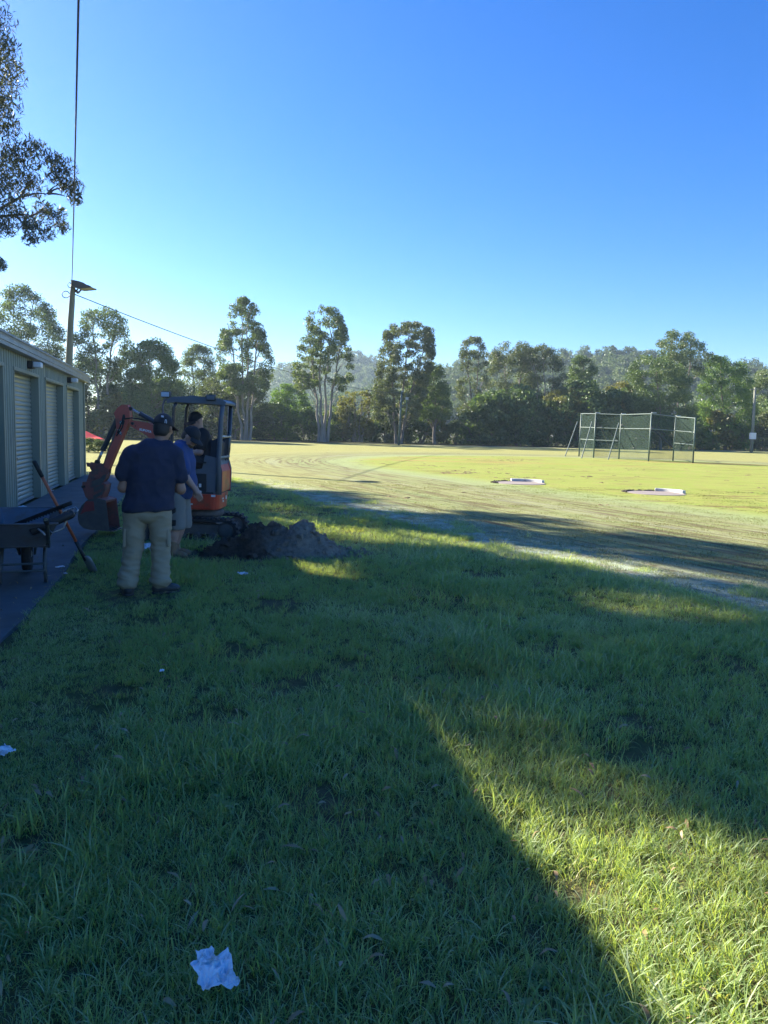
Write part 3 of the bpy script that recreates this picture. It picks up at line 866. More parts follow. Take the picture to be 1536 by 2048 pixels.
def place_shrub(k, x, y, s, rz, label=None, group=None):
    src, lab = SHRUBS[k]
    o = src if k not in used else copy_tree(src)
    used.add(k)
    o.location = (x, y, gz(x, y) - 0.1); o.rotation_euler = (0, 0, rz); o.scale = (s * rr_.uniform(.9, 1.15), s * rr_.uniform(.9, 1.1), s * rr_.uniform(.85, 1.15))
    o['label'] = label or lab
    o['group'] = group or 'undergrowth shrubs along the far tree line'
LAND = [(45, 'the open gum at the left edge'), (200, 'the forked gum by the floodlight pole'), (305, 'the rounded dark tree'), (400, 'the pale feathery gum'), (487, 'the tallest conical gum'), (575, 'the lime green tree'),
        (645, 'the white stemmed gum'), (715, 'the olive twiggy tree'), (803, 'the slim green floodlight post'), (872, 'the bushy tree beside the flat topped gum'), (945, 'the ragged narrow gum'), (1030, 'the grey leaning gum'),
        (1090, 'the pale branched gum'), (1163, 'the round lone tree'), (1240, 'the left half of the throwing cage'), (1305, 'the tall middle post of the cage'), (1365, 'the open topped gum'), (1450, 'the bright green tree'), (1508, 'the leaning power pole'), (1580, 'the tree at the right edge')]
LOOK = ['dense dark green shrub', 'tall very dark shrub', 'dull green shrub', 'brownish dry shrub', 'olive yellow shrub', 'fresh green low shrub']
seen_labels = set()
uu = -30
while uu < 1600:
    Y = 101 + 7.5 * uu / 1536 + rr_.uniform(-1.5, 2.5)
    if uu < 260: Y = 92 + rr_.uniform(-2, 2)
    P = at(uu, 870, Y)
    Yb = max(Y, 91 + 0.42 * P.x + 4.0 if uu > 400 else Y)
    P = at(uu, 870, Yb + 1.5)
    lu, ln = min(LAND, key=lambda q: abs(q[0] - uu))
    ks = [0, 0, 1, 1, 2, 3, 4, 5]; rr_.shuffle(ks)
    for k in ks:
        lab = '%s %s %s' % (LOOK[k], 'below' if abs(uu - lu) < 14 else 'just left of' if uu < lu else 'just right of', ln)
        if lab not in seen_labels: break
    seen_labels.add(lab)
    place_shrub(k, P.x, P.y, rr_.uniform(0.75, 1.4), rr_.uniform(0, 6.28), lab)
    uu += rr_.uniform(24, 42)

# --- wooded hills: the far-off forest as one mass
def hill_forest():
    protos = []
    for k in range(5):
        rr = random.Random(300 + k)
        cl = []
        for _ in range(26):
            a = rr.uniform(0, 2 * PI); q = rr.random() ** .5; z = rr.uniform(0.0, 0.95)
            R = 0.46 * q * math.sqrt(max(0.1, 1 - z * z * 0.9))
            cl.append(((R * math.cos(a), R * math.sin(a), 0.18 + z * 0.62), rr.uniform(.11, .2), rr.uniform(.08, .14), 30, 0.5))
        V, F, T = leaves(cl, 0.085, 0.05, 0.2, 300 + k)
        me = np_mesh('forest_crown', V, F, 4); me.materials.append(L_hill)
        protos.append(me)
    rr = random.Random(8)
    n = len(HILL_SPOTS)
    P = [(x, y, z) for x, y, z, s in HILL_SPOTS]
    S_ = [(s * rr.uniform(.85, 1.25), s * rr.uniform(.85, 1.25), s * rr.uniform(.9, 1.35)) for *_, s in HILL_SPOTS]
    scatter('hill_forest', P, [(0, 0, rr.uniform(0, 6.28)) for _ in P], S_, [rr.randrange(5) for _ in P], [min(1, max(0, rr.gauss(.45, .22))) for _ in P], protos)
    print('hill crowns', n)
hill_forest()

# --- the near gum tree whose boughs hang in at the top left, and its neighbours outside the frame that shade the grass
def near_gum():
    rr = random.Random(55)
    Y = 21.0
    base = Vector((-14.6, 21.8, 0))
    root = thing('gum_tree', 'near gum tree with long drooping leaves whose boughs hang in at the top left', 'tree', base)
    boughs = []           # (centre, radius) in world space
    for u, v, r in [(8, 95, .42), (16, 150, .5), (5, 205, .55), (14, 255, .4), (-20, 120, .8), (-30, 210, .8), (-30, 40, .8),
                    (30, 300, .42), (68, 292, .33), (8, 320, .5), (52, 325, .45), (100, 318, .32), (128, 336, .36), (20, 365, .55), (62, 372, .45), (112, 352, .3),
                    (150, 372, .27), (150, 398, .22), (132, 372, .27), (-25, 340, .8), (20, 412, .4), (84, 420, .3), (110, 428, .33), (50, 440, .36), (88, 462, .33), (62, 478, .25), (10, 455, .35), (125, 455, .22), (60, 452, .3),
                    (0, 530, .22), (-14, 525, .35), (-30, 440, .7)]:
        d = rr.uniform(-0.7, 0.7)
        boughs.append((at(u, v, Y + d), r))
    hid = []
    for _ in range(130):     # the rest of the crown, left of the frame
        a = rr.uniform(0, 2 * PI); q = math.sqrt(rr.random())
        z = rr.uniform(5.0, 15.0)
        R = 5.6 * math.sqrt(max(0.12, 1 - ((z - 9.5) / 6.0) ** 2))
        x, y = base.x - 0.4 + R * q * math.cos(a), base.y + R * q * math.sin(a)
        edge = -0.515 * y - 0.2
        if x > edge - 0.9: continue
        hid.append((Vector((x, y, z)), rr.uniform(.7, 1.15)))
    cl = []
    for c, r in boughs:
        cl.append((tuple(c - base), r, r * 0.85, int(1100 * r * r + 70), 0.45 + rr.gauss(0, .12)))
    for c, r in hid:
        cl.append((tuple(c - base), r, r * 0.75, int(520 * r * r), 0.45 + rr.gauss(0, .12)))
    crown_obj('crown', leaves(cl, 0.17, 0.034, 0.62, 55, bend=0.25), L_near, root)
    m = MB()
    top = Vector((0.3, 0.2, 13.5))
    tp = [Vector((0, 0, -.2)), Vector((.1, .05, 2)), Vector((-.1, .1, 4.2)), Vector((.15, 0, 6.5)), Vector((.0, .2, 9)), Vector((.3, .1, 11.3)), top]
    m.tube(tp, [.42, .33, .29, .25, .18, .11, .04], 10, cap=False)
    for (p, q) in [((-.1, .1, 5.0), at(40, 395, Y) - base), ((.1, 0, 6.2), at(30, 430, Y) - base), ((0, .1, 8.2), at(10, 200, Y) - base), ((.2, .1, 10.0), at(0, 60, Y) - base), ((-.1, .1, 4.2), at(0, 520, Y) - base)]:
        limb(m, p, q, 0.09, 0.035, rr, 0.05, 7, 6)
    for (u0, v0, u1, v1) in [(40, 395, 95, 388), (95, 388, 125, 375), (95, 388, 130, 392), (30, 430, 62, 432), (62, 432, 95, 420), (40, 395, 70, 350), (95, 388, 110, 372), (30, 430, 60, 470)]:
        limb(m, at(u0, v0, Y) - base, at(u1, v1, Y) - base, 0.035, 0.012, rr, 0.1, 4, 5)
    for c, r in rr.sample(hid, 28):
        z = max(3.5, c.z - 2.5)
        limb(m, (0, .1, z), c - base, 0.08, 0.02, rr)
    m.build('trunk', M_bark, root, smooth=True)
near_gum()
def shade_tree(x, y, z0, z1, R, n, seed, label):
    rr = random.Random(seed)
    root = thing('gum_tree', label, 'tree', (x, y, 0))
    cl = []
    zm, hz = (z0 + z1) / 2, (z1 - z0) / 2
    for _ in range(n):
        a = rr.uniform(0, 2 * PI); q = math.sqrt(rr.random()); z = rr.uniform(z0, z1)
        Rz = R * math.sqrt(max(0.1, 1 - ((z - zm) / hz) ** 2))
        r = rr.uniform(.6, 1.05)
        cl.append(((Rz * q * math.cos(a), Rz * q * math.sin(a), z), r, r * .75, int(190 * r * r), .5 + rr.gauss(0, .12)))
    crown_obj('crown', leaves(cl, 0.42, 0.15, 0.5, seed), L_near, root)
    m = MB()
    m.tube([(0, 0, -.2), (.1, 0, z0 * .6), (-.1, .1, zm), (.1, 0, z1 * .95)], [.36, .28, .2, .05], 9, cap=False)
    for c in rr.sample(cl, 14):
        limb(m, (0, 0, max(2.5, c[0][2] - 2)), c[0], .07, .02, rr)
    m.build('trunk', M_bark, root, smooth=True)
SHADERS = [(-20.90, 20.72, 7.5, 20.0, 3.3, 180, 413, "gum tree behind the shed, left of the near drooping gum"), (-23.3, 29.4, 5.0, 15.0, 4.2, 105, 402, "second gum tree behind the shed, further back"), (-30.0, 30.0, 5.0, 16.0, 4.0, 100, 403, "third gum tree far behind the shed"), (-24.0, 32.6, 6.0, 13.5, 2.6, 50, 404, "slim gum tree far behind the shed, fourth in line")]
for a_ in SHADERS: shade_tree(*a_)
# ================================================================== SHED
M_shed = pmat('shed_steel', (0.285, 0.305, 0.235), (0.25, 0.27, 0.21), 1.2, 0.45, metal=0.0, bump=0.05, bscale=6, spec=0.5, dirt=(0.19, 0.22, 0.20), dscale=2)
M_trim = pmat('shed_trim', (0.235, 0.255, 0.20), (0.205, 0.225, 0.175), 1.5, 0.42)
M_slat = pmat('roller_slat', (0.29, 0.315, 0.25), (0.26, 0.285, 0.23), 0.8, 0.33, spec=0.6, dirt=(0.25, 0.27, 0.23), dscale=2.5)
M_gutter = pmat('gutter_metal', (0.30, 0.31, 0.31), (0.24, 0.25, 0.26), 1.0, 0.4)
M_white = pmat('white_plastic', (0.72, 0.74, 0.75), (0.62, 0.64, 0.66), 4, 0.4)
M_black = pmat('black_plastic', (0.018, 0.019, 0.021), (0.03, 0.03, 0.032), 9, 0.5, bump=0.1)
M_steel = pmat('bright_steel', (0.55, 0.56, 0.58), (0.42, 0.43, 0.45), 6, 0.28, metal=0.9)
M_dark_steel = pmat('dark_steel', (0.04, 0.042, 0.045), (0.065, 0.062, 0.06), 8, 0.5, metal=0.5, dirt=(0.09, 0.065, 0.045), dscale=9)
SX = lambda p: Vector((p.y, p.x, p.z))               # (y,z) profile run along x
def ribbed(m, s0, s1, z0, z1, y=0.0):
    pts, s, pitch = [], s0, 0.19
    pts.append((s0, y))
    k = math.ceil((s0 - 0.02) / pitch)
    while True:
        c = k * pitch + 0.06
        if c + 0.035 > s1: break
        if c - 0.035 > s0:
            pts += [(c - 0.034, y), (c - 0.018, y + 0.026), (c + 0.018, y + 0.026), (c + 0.034, y)]
        k += 1
    pts.append((s1, y))
    n = len(pts)
    V = [(a, b, z0) for a, b in pts] + [(a, b, z1) for a, b in pts]
    m.add(V, [(i + 1, i, n + i, n + i + 1) for i in range(n - 1)])
def build_shed():
    root = thing('storage_shed', 'long grey green steel shed with roller doors along the left edge', 'shed', SHED0, math.atan2(-VPW.y, -VPW.x))
    ZT, ZD, END = 2.93, 2.58, 24.0
    doors = [(1.10, 3.50), (4.14, 6.70), (7.56, 10.00), (10.86, 13.3)]
    prev = 0.0
    for a, b in doors + [(END, END)]:
        m = MB(); ribbed(m, prev + 0.03, a - 0.03, -0.02, ZT); m.build('wall_panel', M_shed, root)
        if a < END:
            m = MB(); ribbed(m, a - 0.03, b + 0.03, ZD + 0.05, ZT); m.build('wall_panel', M_shed, root)
        prev = b
    m = MB().box((0.0, -0.02, 1.46), (0.12, 0.16, 2.92)); m.build('corner_post', M_trim, root, bevel=0.008)
    slat = None
    for di, (a, b) in enumerate(doors):
        m = MB()
        m.box((a - 0.005, -0.055, ZD / 2), (0.07, 0.17, ZD)); m.box((b + 0.005, -0.055, ZD / 2), (0.07, 0.17, ZD))
        m.box(((a + b) / 2, -0.05, ZD + 0.03), (b - a + 0.08, 0.18, 0.065))
        d = m.build('door', M_trim, root, bevel=0.006)
        if slat is None:
            prof = []
            for k in range(7):
                f = k / 6
                prof.append((-0.15 + 0.020 * math.sin(PI * f) ** 0.8, f * 0.090))
            w = 2.62
            mm = MB()
            mm.add([(0, y, z) for y, z in prof] + [(1, y, z) for y, z in prof], [(i, 7 + i, 8 + i, i + 1) for i in range(6)])
            slat = mm.mesh('slat'); slat.materials.append(M_slat)
            slat.polygons.foreach_set('use_smooth', np.ones(len(slat.polygons), dtype=bool))
        for k in range(28):
            o = put(bpy.data.objects.new('slat', slat), d)
            o.location = (a + 0.03, 0, 0.05 + k * 0.0905); o.scale = (b - a - 0.06, 1, 1)
        MB().box(((a + b) / 2, -0.135, 0.025), (b - a - 0.07, 0.05, 0.05)).build('bottom_bar', M_gutter, d, bevel=0.005)
        l = MB().box((b - 0.55, -0.115, 0.93), (0.10, 0.03, 0.12)); l.tube([(b - 0.55, -0.10, 0.93), (b - 0.55, -0.06, 0.93)], 0.018, 8)
        l.build('lock', M_black, d, bevel=0.004)
    # roof, gutter and the plain walls behind
    g = MB()
    prof = [(0.03, 2.90), (0.17, 2.90), (0.17, 2.965), (0.185, 2.97), (0.185, 3.03), (0.17, 3.04), (0.175, 3.075), (0.20, 3.085), (0.20, 3.115), (0.03, 3.115)]
    g.prism(prof, -0.25, END + .1, SX)
    g.build('gutter', M_gutter, root)
    r = MB(); 
    k, n = 0, int((END + 0.4) / 0.19)
    V = []
    for i in range(n * 4):
        s = -0.25 + (i // 4) * 0.19 + (0, 0.05, 0.075, 0.115)[i % 4]
        z = (0, 0, 0.03, 0.03)[i % 4]
        V += [(s, 0.16, 3.117 + z), (s, -5.2, 3.40 + z)]
    r.add(V, [(2 * i, 2 * i + 2, 2 * i + 3, 2 * i + 1) for i in range(n * 4 - 1)])
    r.build('roof', M_gutter, root)
    w = MB()
    w.box((0.02, -2.6, 1.53), (0.05, 5.1, 3.06)); w.box((END - .02, -2.6, 1.53), (0.05, 5.1, 3.06)); w.box((END / 2, -5.15, 1.63), (END - 0.1, 0.06, 3.26))
    w.build('rear_wall', M_shed, root)
    for s in (8.62, 3.30):
        b = MB().box((s, 0.075, 2.775), (0.30, 0.10, 0.15)); b.build('wall_light', M_black, root, bevel=0.01)
        MB().box((s, 0.20, 2.775), (0.26, 0.15, 0.11)).build('light_cover', M_white, root, bevel=0.02)
    c = MB().box((-0.33, 0.10, 3.06), (0.10, 0.08, 0.14)); c.build('antenna_box', M_white, root, bevel=0.01)
build_shed()

# ================================================================== POLES AND WIRES
M_pole = pmat('weathered_pole', (0.22, 0.23, 0.19), (0.15, 0.16, 0.13), 1.5, 0.85, bump=0.3, bscale=20, stretch=(4, 4, .4))
M_lamp = pmat('lamp_metal', (0.10, 0.105, 0.11), (0.08, 0.085, 0.09), 5, 0.5)
M_wire = pmat('wire_black', (0.02, 0.02, 0.022), None, 5, 0.6)
M_green_pole = pmat('green_post', (0.075, 0.125, 0.11), (0.06, 0.10, 0.09), 4, 0.5)
M_galv = pmat('galvanised', (0.34, 0.37, 0.38), (0.26, 0.28, 0.30), 5, 0.45, metal=0.4)
def build_light_pole():
    Y = 32.0
    b = at(137.5, 740, Y); base = Vector((b.x, Y, 0))
    root = thing('light_pole', 'grey timber floodlight pole behind the shed roof', 'light pole', base)
    L = lambda u, v, dy=0: at(u, v, Y) - base + Vector((0, dy, 0))
    pts = [Vector((-0.05, 0, -0.3)), L(137.5, 740), L(139.5, 690), L(141.5, 640), L(144, 605), L(145, 585), L(146.5, 567)]
    MB().tube(pts, [.16, .15, .135, .12, .115, .105, .095], 12).build('pole', M_pole, root, smooth=True)
    poly = [(148, 563), (153, 563.5), (163, 565.5), (172, 568.5), (179, 573), (187, 575.6), (187, 577), (179, 577.6), (164, 579), (158, 578), (149, 571)]
    pz = [(L(u, v).x, L(u, v).z) for u, v in poly]
    h = MB().prism(pz, -0.30, 0.30).build('lamp_head', M_lamp, root, bevel=0.02)
    MB().tube([L(148, 579), L(157, 586)], 0.055, 8).tube([L(152, 583), L(156, 577)], 0.03, 6).tube([L(157, 586), L(163, 578)], 0.035, 6).build('lamp_bracket', M_lamp, root)
    c = L(134, 590)
    MB().tube([c + Vector((0.155 * math.cos(a), -.12, 0.135 * math.sin(a))) for a in np.linspace(0.2, 6.0, 22)], 0.018, 6).build('cable_loop', M_wire, root)
    c = L(141, 571)
    MB().tube([c + Vector((0.07 * math.cos(a), -.1, 0.1 * math.sin(a))) for a in np.linspace(0.4, 5.6, 14)], 0.014, 6).build('cable_loop', M_wire, root)
    top = base + L(143.5, 572)
    def wire(p, q, sag, r, label, n=40):
        pts = []
        for k in range(n + 1):
            f = k / n
            w = p.lerp(q, f); w.z -= sag * 4 * f * (1 - f); pts.append(w)
        tag(MB().tube(pts, r, 5).build('overhead_wire', M_wire), label, 'wire')
    e1 = at(157, 0, 11.0); d = (e1 - top); 
    far = top + d * ((32 + 8) / 21.0)
    far.z = max(far.z, 8.6)
    # a straight span over our heads
    pts = [top.lerp(e1, f) + Vector((0, 0, -0.12 * 4 * f * (1 - f))) for f in np.linspace(0, 1, 24)] + [e1.lerp(e1 + d * 0.95, f) for f in np.linspace(0.05, 1, 10)]
    tag(MB().tube(pts, 0.017, 5).build('overhead_wire', M_wire), 'thick black wire running overhead from the floodlight pole towards us', 'wire')
    q = at(803, 786, 88.0)
    wire(base + L(148, 588), q, 0.95, 0.02, 'thin wire sloping down to the right from the floodlight pole past the tall gums')
build_light_pole()
def build_sport_pole():
    Y = 88.0
    b = at(797.5, 880, Y); base = Vector((b.x, Y, gz(b.x, Y)))
    root = thing('floodlight_post', 'slim dark green post with a floodlight bracket before the flat topped gum', 'post', base)
    L = lambda u, v: at(u, v, Y) - base
    MB().tube([Vector((0, 0, -.2)), L(800.5, 830), L(803.5, 783)], [.13, .11, .10], 10).build('post', M_green_pole, root, smooth=True)
    MB().tube([L(803, 800), L(814, 797)], .04, 6).tube([L(803, 812), L(813, 809)], .04, 6).tube([L(812, 786), L(814, 815), L(811, 838)], .05, 6).build('bracket', M_green_pole, root)
    MB().box(L(814, 797), (.35, .3, .3)).box(L(805, 782.5), (.22, .22, .12)).build('lamp', M_galv, root)
build_sport_pole()
def build_right_pole():
    Y = 100.0
    b = at(1503, 897, Y); base = Vector((b.x, Y, gz(b.x, Y)))
    root = thing('power_pole', 'pale leaning power pole with a white box near the right edge', 'power pole', base)
    L = lambda u, v: at(u, v, Y) - base
    MB().tube([Vector((0, 0, -.3)), L(1506, 850), L(1510.5, 775)], [.2, .18, .15], 10).build('pole', M_pole, root, smooth=True)
    MB().tube([L(1500, 779), L(1519, 778)], .06, 6).build('crossarm', M_pole, root)
    MB().box(L(1505.5, 872), (.75, .4, .85)).build('meter_box', M_white, root, bevel=.03)
build_right_pole()

# ================================================================== THROWING CAGE
def net_mat():
    t = NT('cage_net')
    tc = t.n('ShaderNodeTexCoord').outputs['Object']
    tr = t.n('ShaderNodeBsdfTransparent'); d = t.n('ShaderNodeBsdfDiffuse')
    d.inputs[0].default_value = (0.055, 0.085, 0.07, 1)
    mx = t.n('ShaderNodeMixShader')
    t.l(t.mapr(t.noise(tc, 0.7, 3), .3, .7, .28, .40), mx.inputs[0])
    t.l(tr.outputs[0], mx.inputs[1]); t.l(d.outputs[0], mx.inputs[2]); t.l(mx.outputs[0], t.out.inputs[0])
    return t.m
M_rail = pmat('painted_rail', (0.17, 0.22, 0.20), (0.14, 0.18, 0.165), 4, 0.5)
def build_cage():
    M_net = net_mat()
    px = [(1158, 908.5, 1163, 826), (1187, 913.5, 1192, 826), (1237.7, 916, 1243, 828), (1296.7, 922, 1303.5, 826), (1346, 918, 1352, 832), (1386, 924, 1391, 835)]
    dep = [60.0, 57.5, 56.0, 52.5, 55.0, 51.5]
    foot, head = [], []
    for (ub, vb, ut, vt), Y in zip(px, dep):
        p = at(ub, vb, Y); foot.append(Vector((p.x, Y, gz(p.x, Y)))); head.append(at(ut, vt, Y))
    base = foot[3].copy()
    root = thing('throwing_cage', 'green netted throwing cage standing on the far field at the right', 'cage', base)
    for i, (f, h) in enumerate(zip(foot, head)):
        MB().tube([f - base - Vector((0, 0, .15)), h - base], .055, 8).build('post', M_green_pole, root, smooth=True)
    for i in (1, 2, 3, 4):
        h = head[i] - base
        MB().box(h + Vector((.14, -.05, .02)), (.32, .12, .08)).build('lamp', M_galv, root)
    for i in range(5):
        m = MB()
        for fr in ((0.985, 0.675, 0.40) if i in (0, 1, 4) else (0.985, 0.675)):
            a = foot[i].lerp(head[i], fr) - base; b = foot[i + 1].lerp(head[i + 1], fr) - base
            m.tube([a, b], .03, 6)
        m.build('rail', M_rail, root)
        a0, a1, b0, b1 = foot[i].lerp(head[i], .03) - base, foot[i].lerp(head[i], .98) - base, foot[i + 1].lerp(head[i + 1], .03) - base, foot[i + 1].lerp(head[i + 1], .98) - base
        n, V = 8, []
        for r_ in range(2):
            for k in range(n + 1):
                f = k / n
                q = (a0, a1)[r_].lerp((b0, b1)[r_], f)
                V.append(q + Vector((0, 0.10 * math.sin(PI * f), -0.12 * math.sin(PI * f) * r_)))
        m = MB().add(V, [(k, k + 1, n + 2 + k, n + 1 + k) for k in range(n)])
        m.build('net', M_net, root, smooth=True)
    # gates of the cage inside: slack dark ropes and stays
    for (u0, v0, u1, v1, Y0, Y1) in [(1155, 843, 1130, 908, 61, 59), (1184, 843, 1163, 913, 57.5, 55), (1237.7, 846, 1216, 919, 56, 53.5)]:
        b = at(u1, v1, Y1); b.z = gz(b.x, b.y) - .05
        MB().tube([at(u0, v0, Y0) - base, b - base], .038, 6).build('stay', M_green_pole, root)
    for (u0, v0, u1, v1) in [(1202, 853, 1220, 896), (1243, 850, 1296, 880), (1303, 858, 1346, 895), (1303, 855, 1330, 868)]:
        MB().tube([at(u0, v0, 57.5) - base, at(u1, v1, 58.5) - base], .07, 5).build('rope', M_wire, root)
build_cage()

# ================================================================== THROWING CIRCLES
M_pad = pmat('pad_concrete', (0.26, 0.22, 0.20), (0.20, 0.175, 0.16), 3, 0.85, bump=.2)
M_board = pmat('white_board', (0.62, 0.63, 0.62), (0.50, 0.51, 0.50), 3, 0.55, dirt=(.3, .3, .27), dscale=5)
M_soil = pmat('dug_soil', (0.072, 0.058, 0.046), (0.035, 0.028, 0.023), 7, 0.95, bump=.8, bscale=40, bdist=.02)
def circle(u, v, a0, a1, lab, lab2):
    c = gnd(u, v); z = gz(c.x, c.y)
    root = thing('throwing_circle', lab, 'throwing circle', (c.x, c.y, z))
    MB().lathe([(.80, -.1), (.80, 0.006), (.77, 0.008)], 40).build('pad', M_pad, root)
    pts = [Vector((.82 * math.cos(a), .82 * math.sin(a), -0.012)) for a in np.linspace(0, 2 * PI, 40, endpoint=False)]
    MB().tube(pts, .03, 6, closed=True).build('rim', M_pad, root)
    pr = MB(); V = []
    n = 20
    for k in range(n + 1):
        a = a0 + (a1 - a0) * k / n
        for r, z_ in ((.84, 0.0), (.84, .10), (.95, .10), (.95, 0.0)):
            V.append((r * math.cos(a), r * math.sin(a), z_))
    F = [(4 * k + j, 4 * k + 4 + j, 4 * k + 4 + (j + 1) % 4, 4 * k + (j + 1) % 4) for k in range(n) for j in range(4)]
    F += [(0, 1, 2, 3), (4 * n + 3, 4 * n + 2, 4 * n + 1, 4 * n)]
    o = pr.add(V, [f[::-1] for f in F]).build('stop_board', M_board, bevel=.01)
    o.location = (c.x, c.y, z)
    tag(o, lab2, 'stop board')
    # crumbled dark edge of the cut turf
    rr = random.Random(int(u))
    m = MB()
    for k in range(70):
        a = rr.uniform(a1 - .1, a1 + 1.9)
        r = .90 + rr.gauss(0, .03); s = rr.uniform(.02, .05)
        m.box((r * math.cos(a), r * math.sin(a), s * .3), (s * 1.5, s, s), Matrix.Rotation(rr.uniform(0, 3), 3, 'Z') @ Matrix.Rotation(rr.uniform(-.6, .6), 3, 'X'))
    o = m.build('soil_edge', M_soil, root); o['kind'] = 'stuff'
circle(1040, 966.5, 0.35, 1.75, 'farther concrete throwing circle sunk in the sunlit field', 'white curved stop board on the farther throwing circle')
circle(1311, 986.5, 0.12, 1.25, 'nearer concrete throwing circle sunk in the sunlit field', 'white curved stop board on the nearer throwing circle')

# ================================================================== SOIL PILE
def build_mound():
    bumps = [(-1.66, 9.80, .30, .28, .30), (-1.42, 9.92, .32, .26, .30), (-1.08, 9.82, .30, .28, .37), (-0.86, 9.76, .28, .26, .25), (-1.98, 9.80, .30, .24, .17), (-0.66, 9.70, .24, .22, .10), (-1.25, 9.62, .5, .22, .14), (-2.15, 9.75, .2, .2, .10)]
    nx, ny = 110, 74
    V = np.zeros((ny, nx, 3)); H = np.zeros((ny, nx))
    for j in range(ny):
        for i in range(nx):
            x, y = -2.35 + 2.05 * i / (nx - 1), 9.2 + 1.25 * j / (ny - 1)
            h = 0
            for bx, by, sx, sy, a in bumps:
                h = max(h, a * math.exp(-((x - bx) / sx) ** 2 - ((y - by) / sy) ** 2)) + 0.12 * a * math.exp(-((x - bx) / sx) ** 2 - ((y - by) / sy) ** 2)
            k = smooth(0.01, 0.12, h)
            h *= 0.96; h += k * (0.04 * mnoise.noise((x * 4, y * 4, 1)) + 0.018 * (1 - 2 * abs(mnoise.noise((x * 9, y * 9, 4)))) + 0.02 * (1 - 2 * abs(mnoise.noise((x * 22, y * 22, 2)))) + 0.012 * mnoise.noise((x * 50, y * 50, 2)))
            V[j, i] = (x, y, gz(x, y) - .05 + h * 1.12)
    j, i = np.meshgrid(np.arange(ny - 1), np.arange(nx - 1), indexing='ij')
    a = (j * nx + i).ravel()
    F = np.stack([a, a + 1, a + nx + 1, a + nx], 1)
    me = np_mesh('soil_pile', V.reshape(-1, 3), F, 4)
    t = NT('pile_soil')
    tc = t.n('ShaderNodeTexCoord').outputs['Object']
    sx = t.n('ShaderNodeSeparateXYZ'); t.l(tc, sx.inputs[0])
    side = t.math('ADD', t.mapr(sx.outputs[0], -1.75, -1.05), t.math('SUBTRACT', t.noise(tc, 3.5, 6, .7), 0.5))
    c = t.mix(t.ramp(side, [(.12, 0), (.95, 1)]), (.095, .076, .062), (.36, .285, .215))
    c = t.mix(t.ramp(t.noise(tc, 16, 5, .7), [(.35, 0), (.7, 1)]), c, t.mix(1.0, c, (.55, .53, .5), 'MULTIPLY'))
    p = t.n('ShaderNodeBsdfPrincipled'); t.l(c, p.inputs['Base Color']); p.inputs['Roughness'].default_value = .95; p.inputs['Specular IOR Level'].default_value = .15
    t.l(t.bump(t.noise(tc, 45, 5, .7), .9, .03), p.inputs['Normal']); t.l(p.outputs[0], t.out.inputs[0])
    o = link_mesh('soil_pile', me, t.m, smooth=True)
    tag(o, 'heap of freshly dug dark earth beside the digger', 'soil heap')
    rr = random.Random(4)
    m = MB()
    for q_ in range(1150):
        jj, ii = rr.randrange(ny), rr.randrange(nx)
        p = V[jj, ii]
        if q_ > 900:
            a = rr.uniform(0, 6.28); d = rr.uniform(.8, 1.25)
            x, y = -1.3 + .95 * d * math.cos(a), 9.8 + .5 * d * math.sin(a)
            p = (x, y, gz(x, y) + .03)
        hh = p[2] + .05
        if q_ <= 900 and hh < 0.02 and rr.random() < .75: continue
        s = rr.choice([.010, .012, .016, .02, .02, .035]) * rr.uniform(.7, 1.4)
        R = Matrix.Rotation(rr.uniform(0, 6), 3, 'Z') @ Matrix.Rotation(rr.uniform(-.9, .9), 3, 'X')
        pts = []
        for d in [(-1,-.7,-.6),(1,-.8,-.7),(.9,.8,-.6),(-.8,1,-.7),(-.6,-.6,.8),(.7,-.6,.6),(.6,.5,.9),(-.5,.7,.6)]:
            pts.append(R @ Vector([q * s * rr.uniform(.7, 1.2) for q in d]) + Vector((p[0], p[1], p[2] + s * .2)))
        m.add(pts, [(3,2,1,0),(4,5,6,7),(0,1,5,4),(1,2,6,5),(2,3,7,6),(3,0,4,7)])
    c = m.build('clods', t.m, o); c['kind'] = 'stuff'
build_mound()

# ================================================================== LITTER
M_paper = pmat('paper', (0.74, 0.76, 0.80), (0.62, 0.65, 0.70), 9, 0.75, bump=.3, bscale=50, dirt=(.35, .33, .3), dscale=22)
def crumple(name, label, x, y, z, w, h, seed, rz=0, amp=.25, extra=None):
    n = 14
    m = MB()
    def sheet(cx, cy, w, h, z0, sd):
        V = []
        for j in range(n + 1):
            for i in range(n + 1):
                a, b = i / n - .5, j / n - .5
                k = 1 - 0.28 * (mnoise.noise((math.atan2(b, a) * 1.4, sd, 2)) + .3) * (max(abs(a), abs(b)) * 2)
                q = 1 - 2 * abs(mnoise.noise((a * 5, b * 5, sd)))
                V.append((cx + a * w * k, cy + b * h * k, z0 + amp * min(w, h) * (0.55 * q + 0.7 * mnoise.noise((a * 2.2, b * 2.2, sd + 3)))))
        m.add(V, [(j * (n + 1) + i, j * (n + 1) + i + 1, (j + 1) * (n + 1) + i + 1, (j + 1) * (n + 1) + i) for j in range(n) for i in range(n)])
    sheet(0, 0, w, h, 0, seed)
    if extra: sheet(*extra)
    o = m.build(name, M_paper)
    s = o.modifiers.new('thickness', 'SOLIDIFY'); s.thickness = .0012
    o.location = (x, y, z); o.rotation_euler = (0.1, 0, rz)
    tag(o, label, 'litter')
    return o
q = gnd(430, 1985); crumple('paper_scrap', 'crumpled white paper with a folded tab lying in the grass at the bottom edge', q.x, q.y, .062, .12, .13, 3.9, .5, .22, (-.012, .062, .055, .06, .012, 8.8))
q = gnd(10, 1525); crumple('paper_scrap', 'crumpled white paper in the grass at the left edge', q.x, q.y, .06, .10, .07, 5.1, -.5, .3)
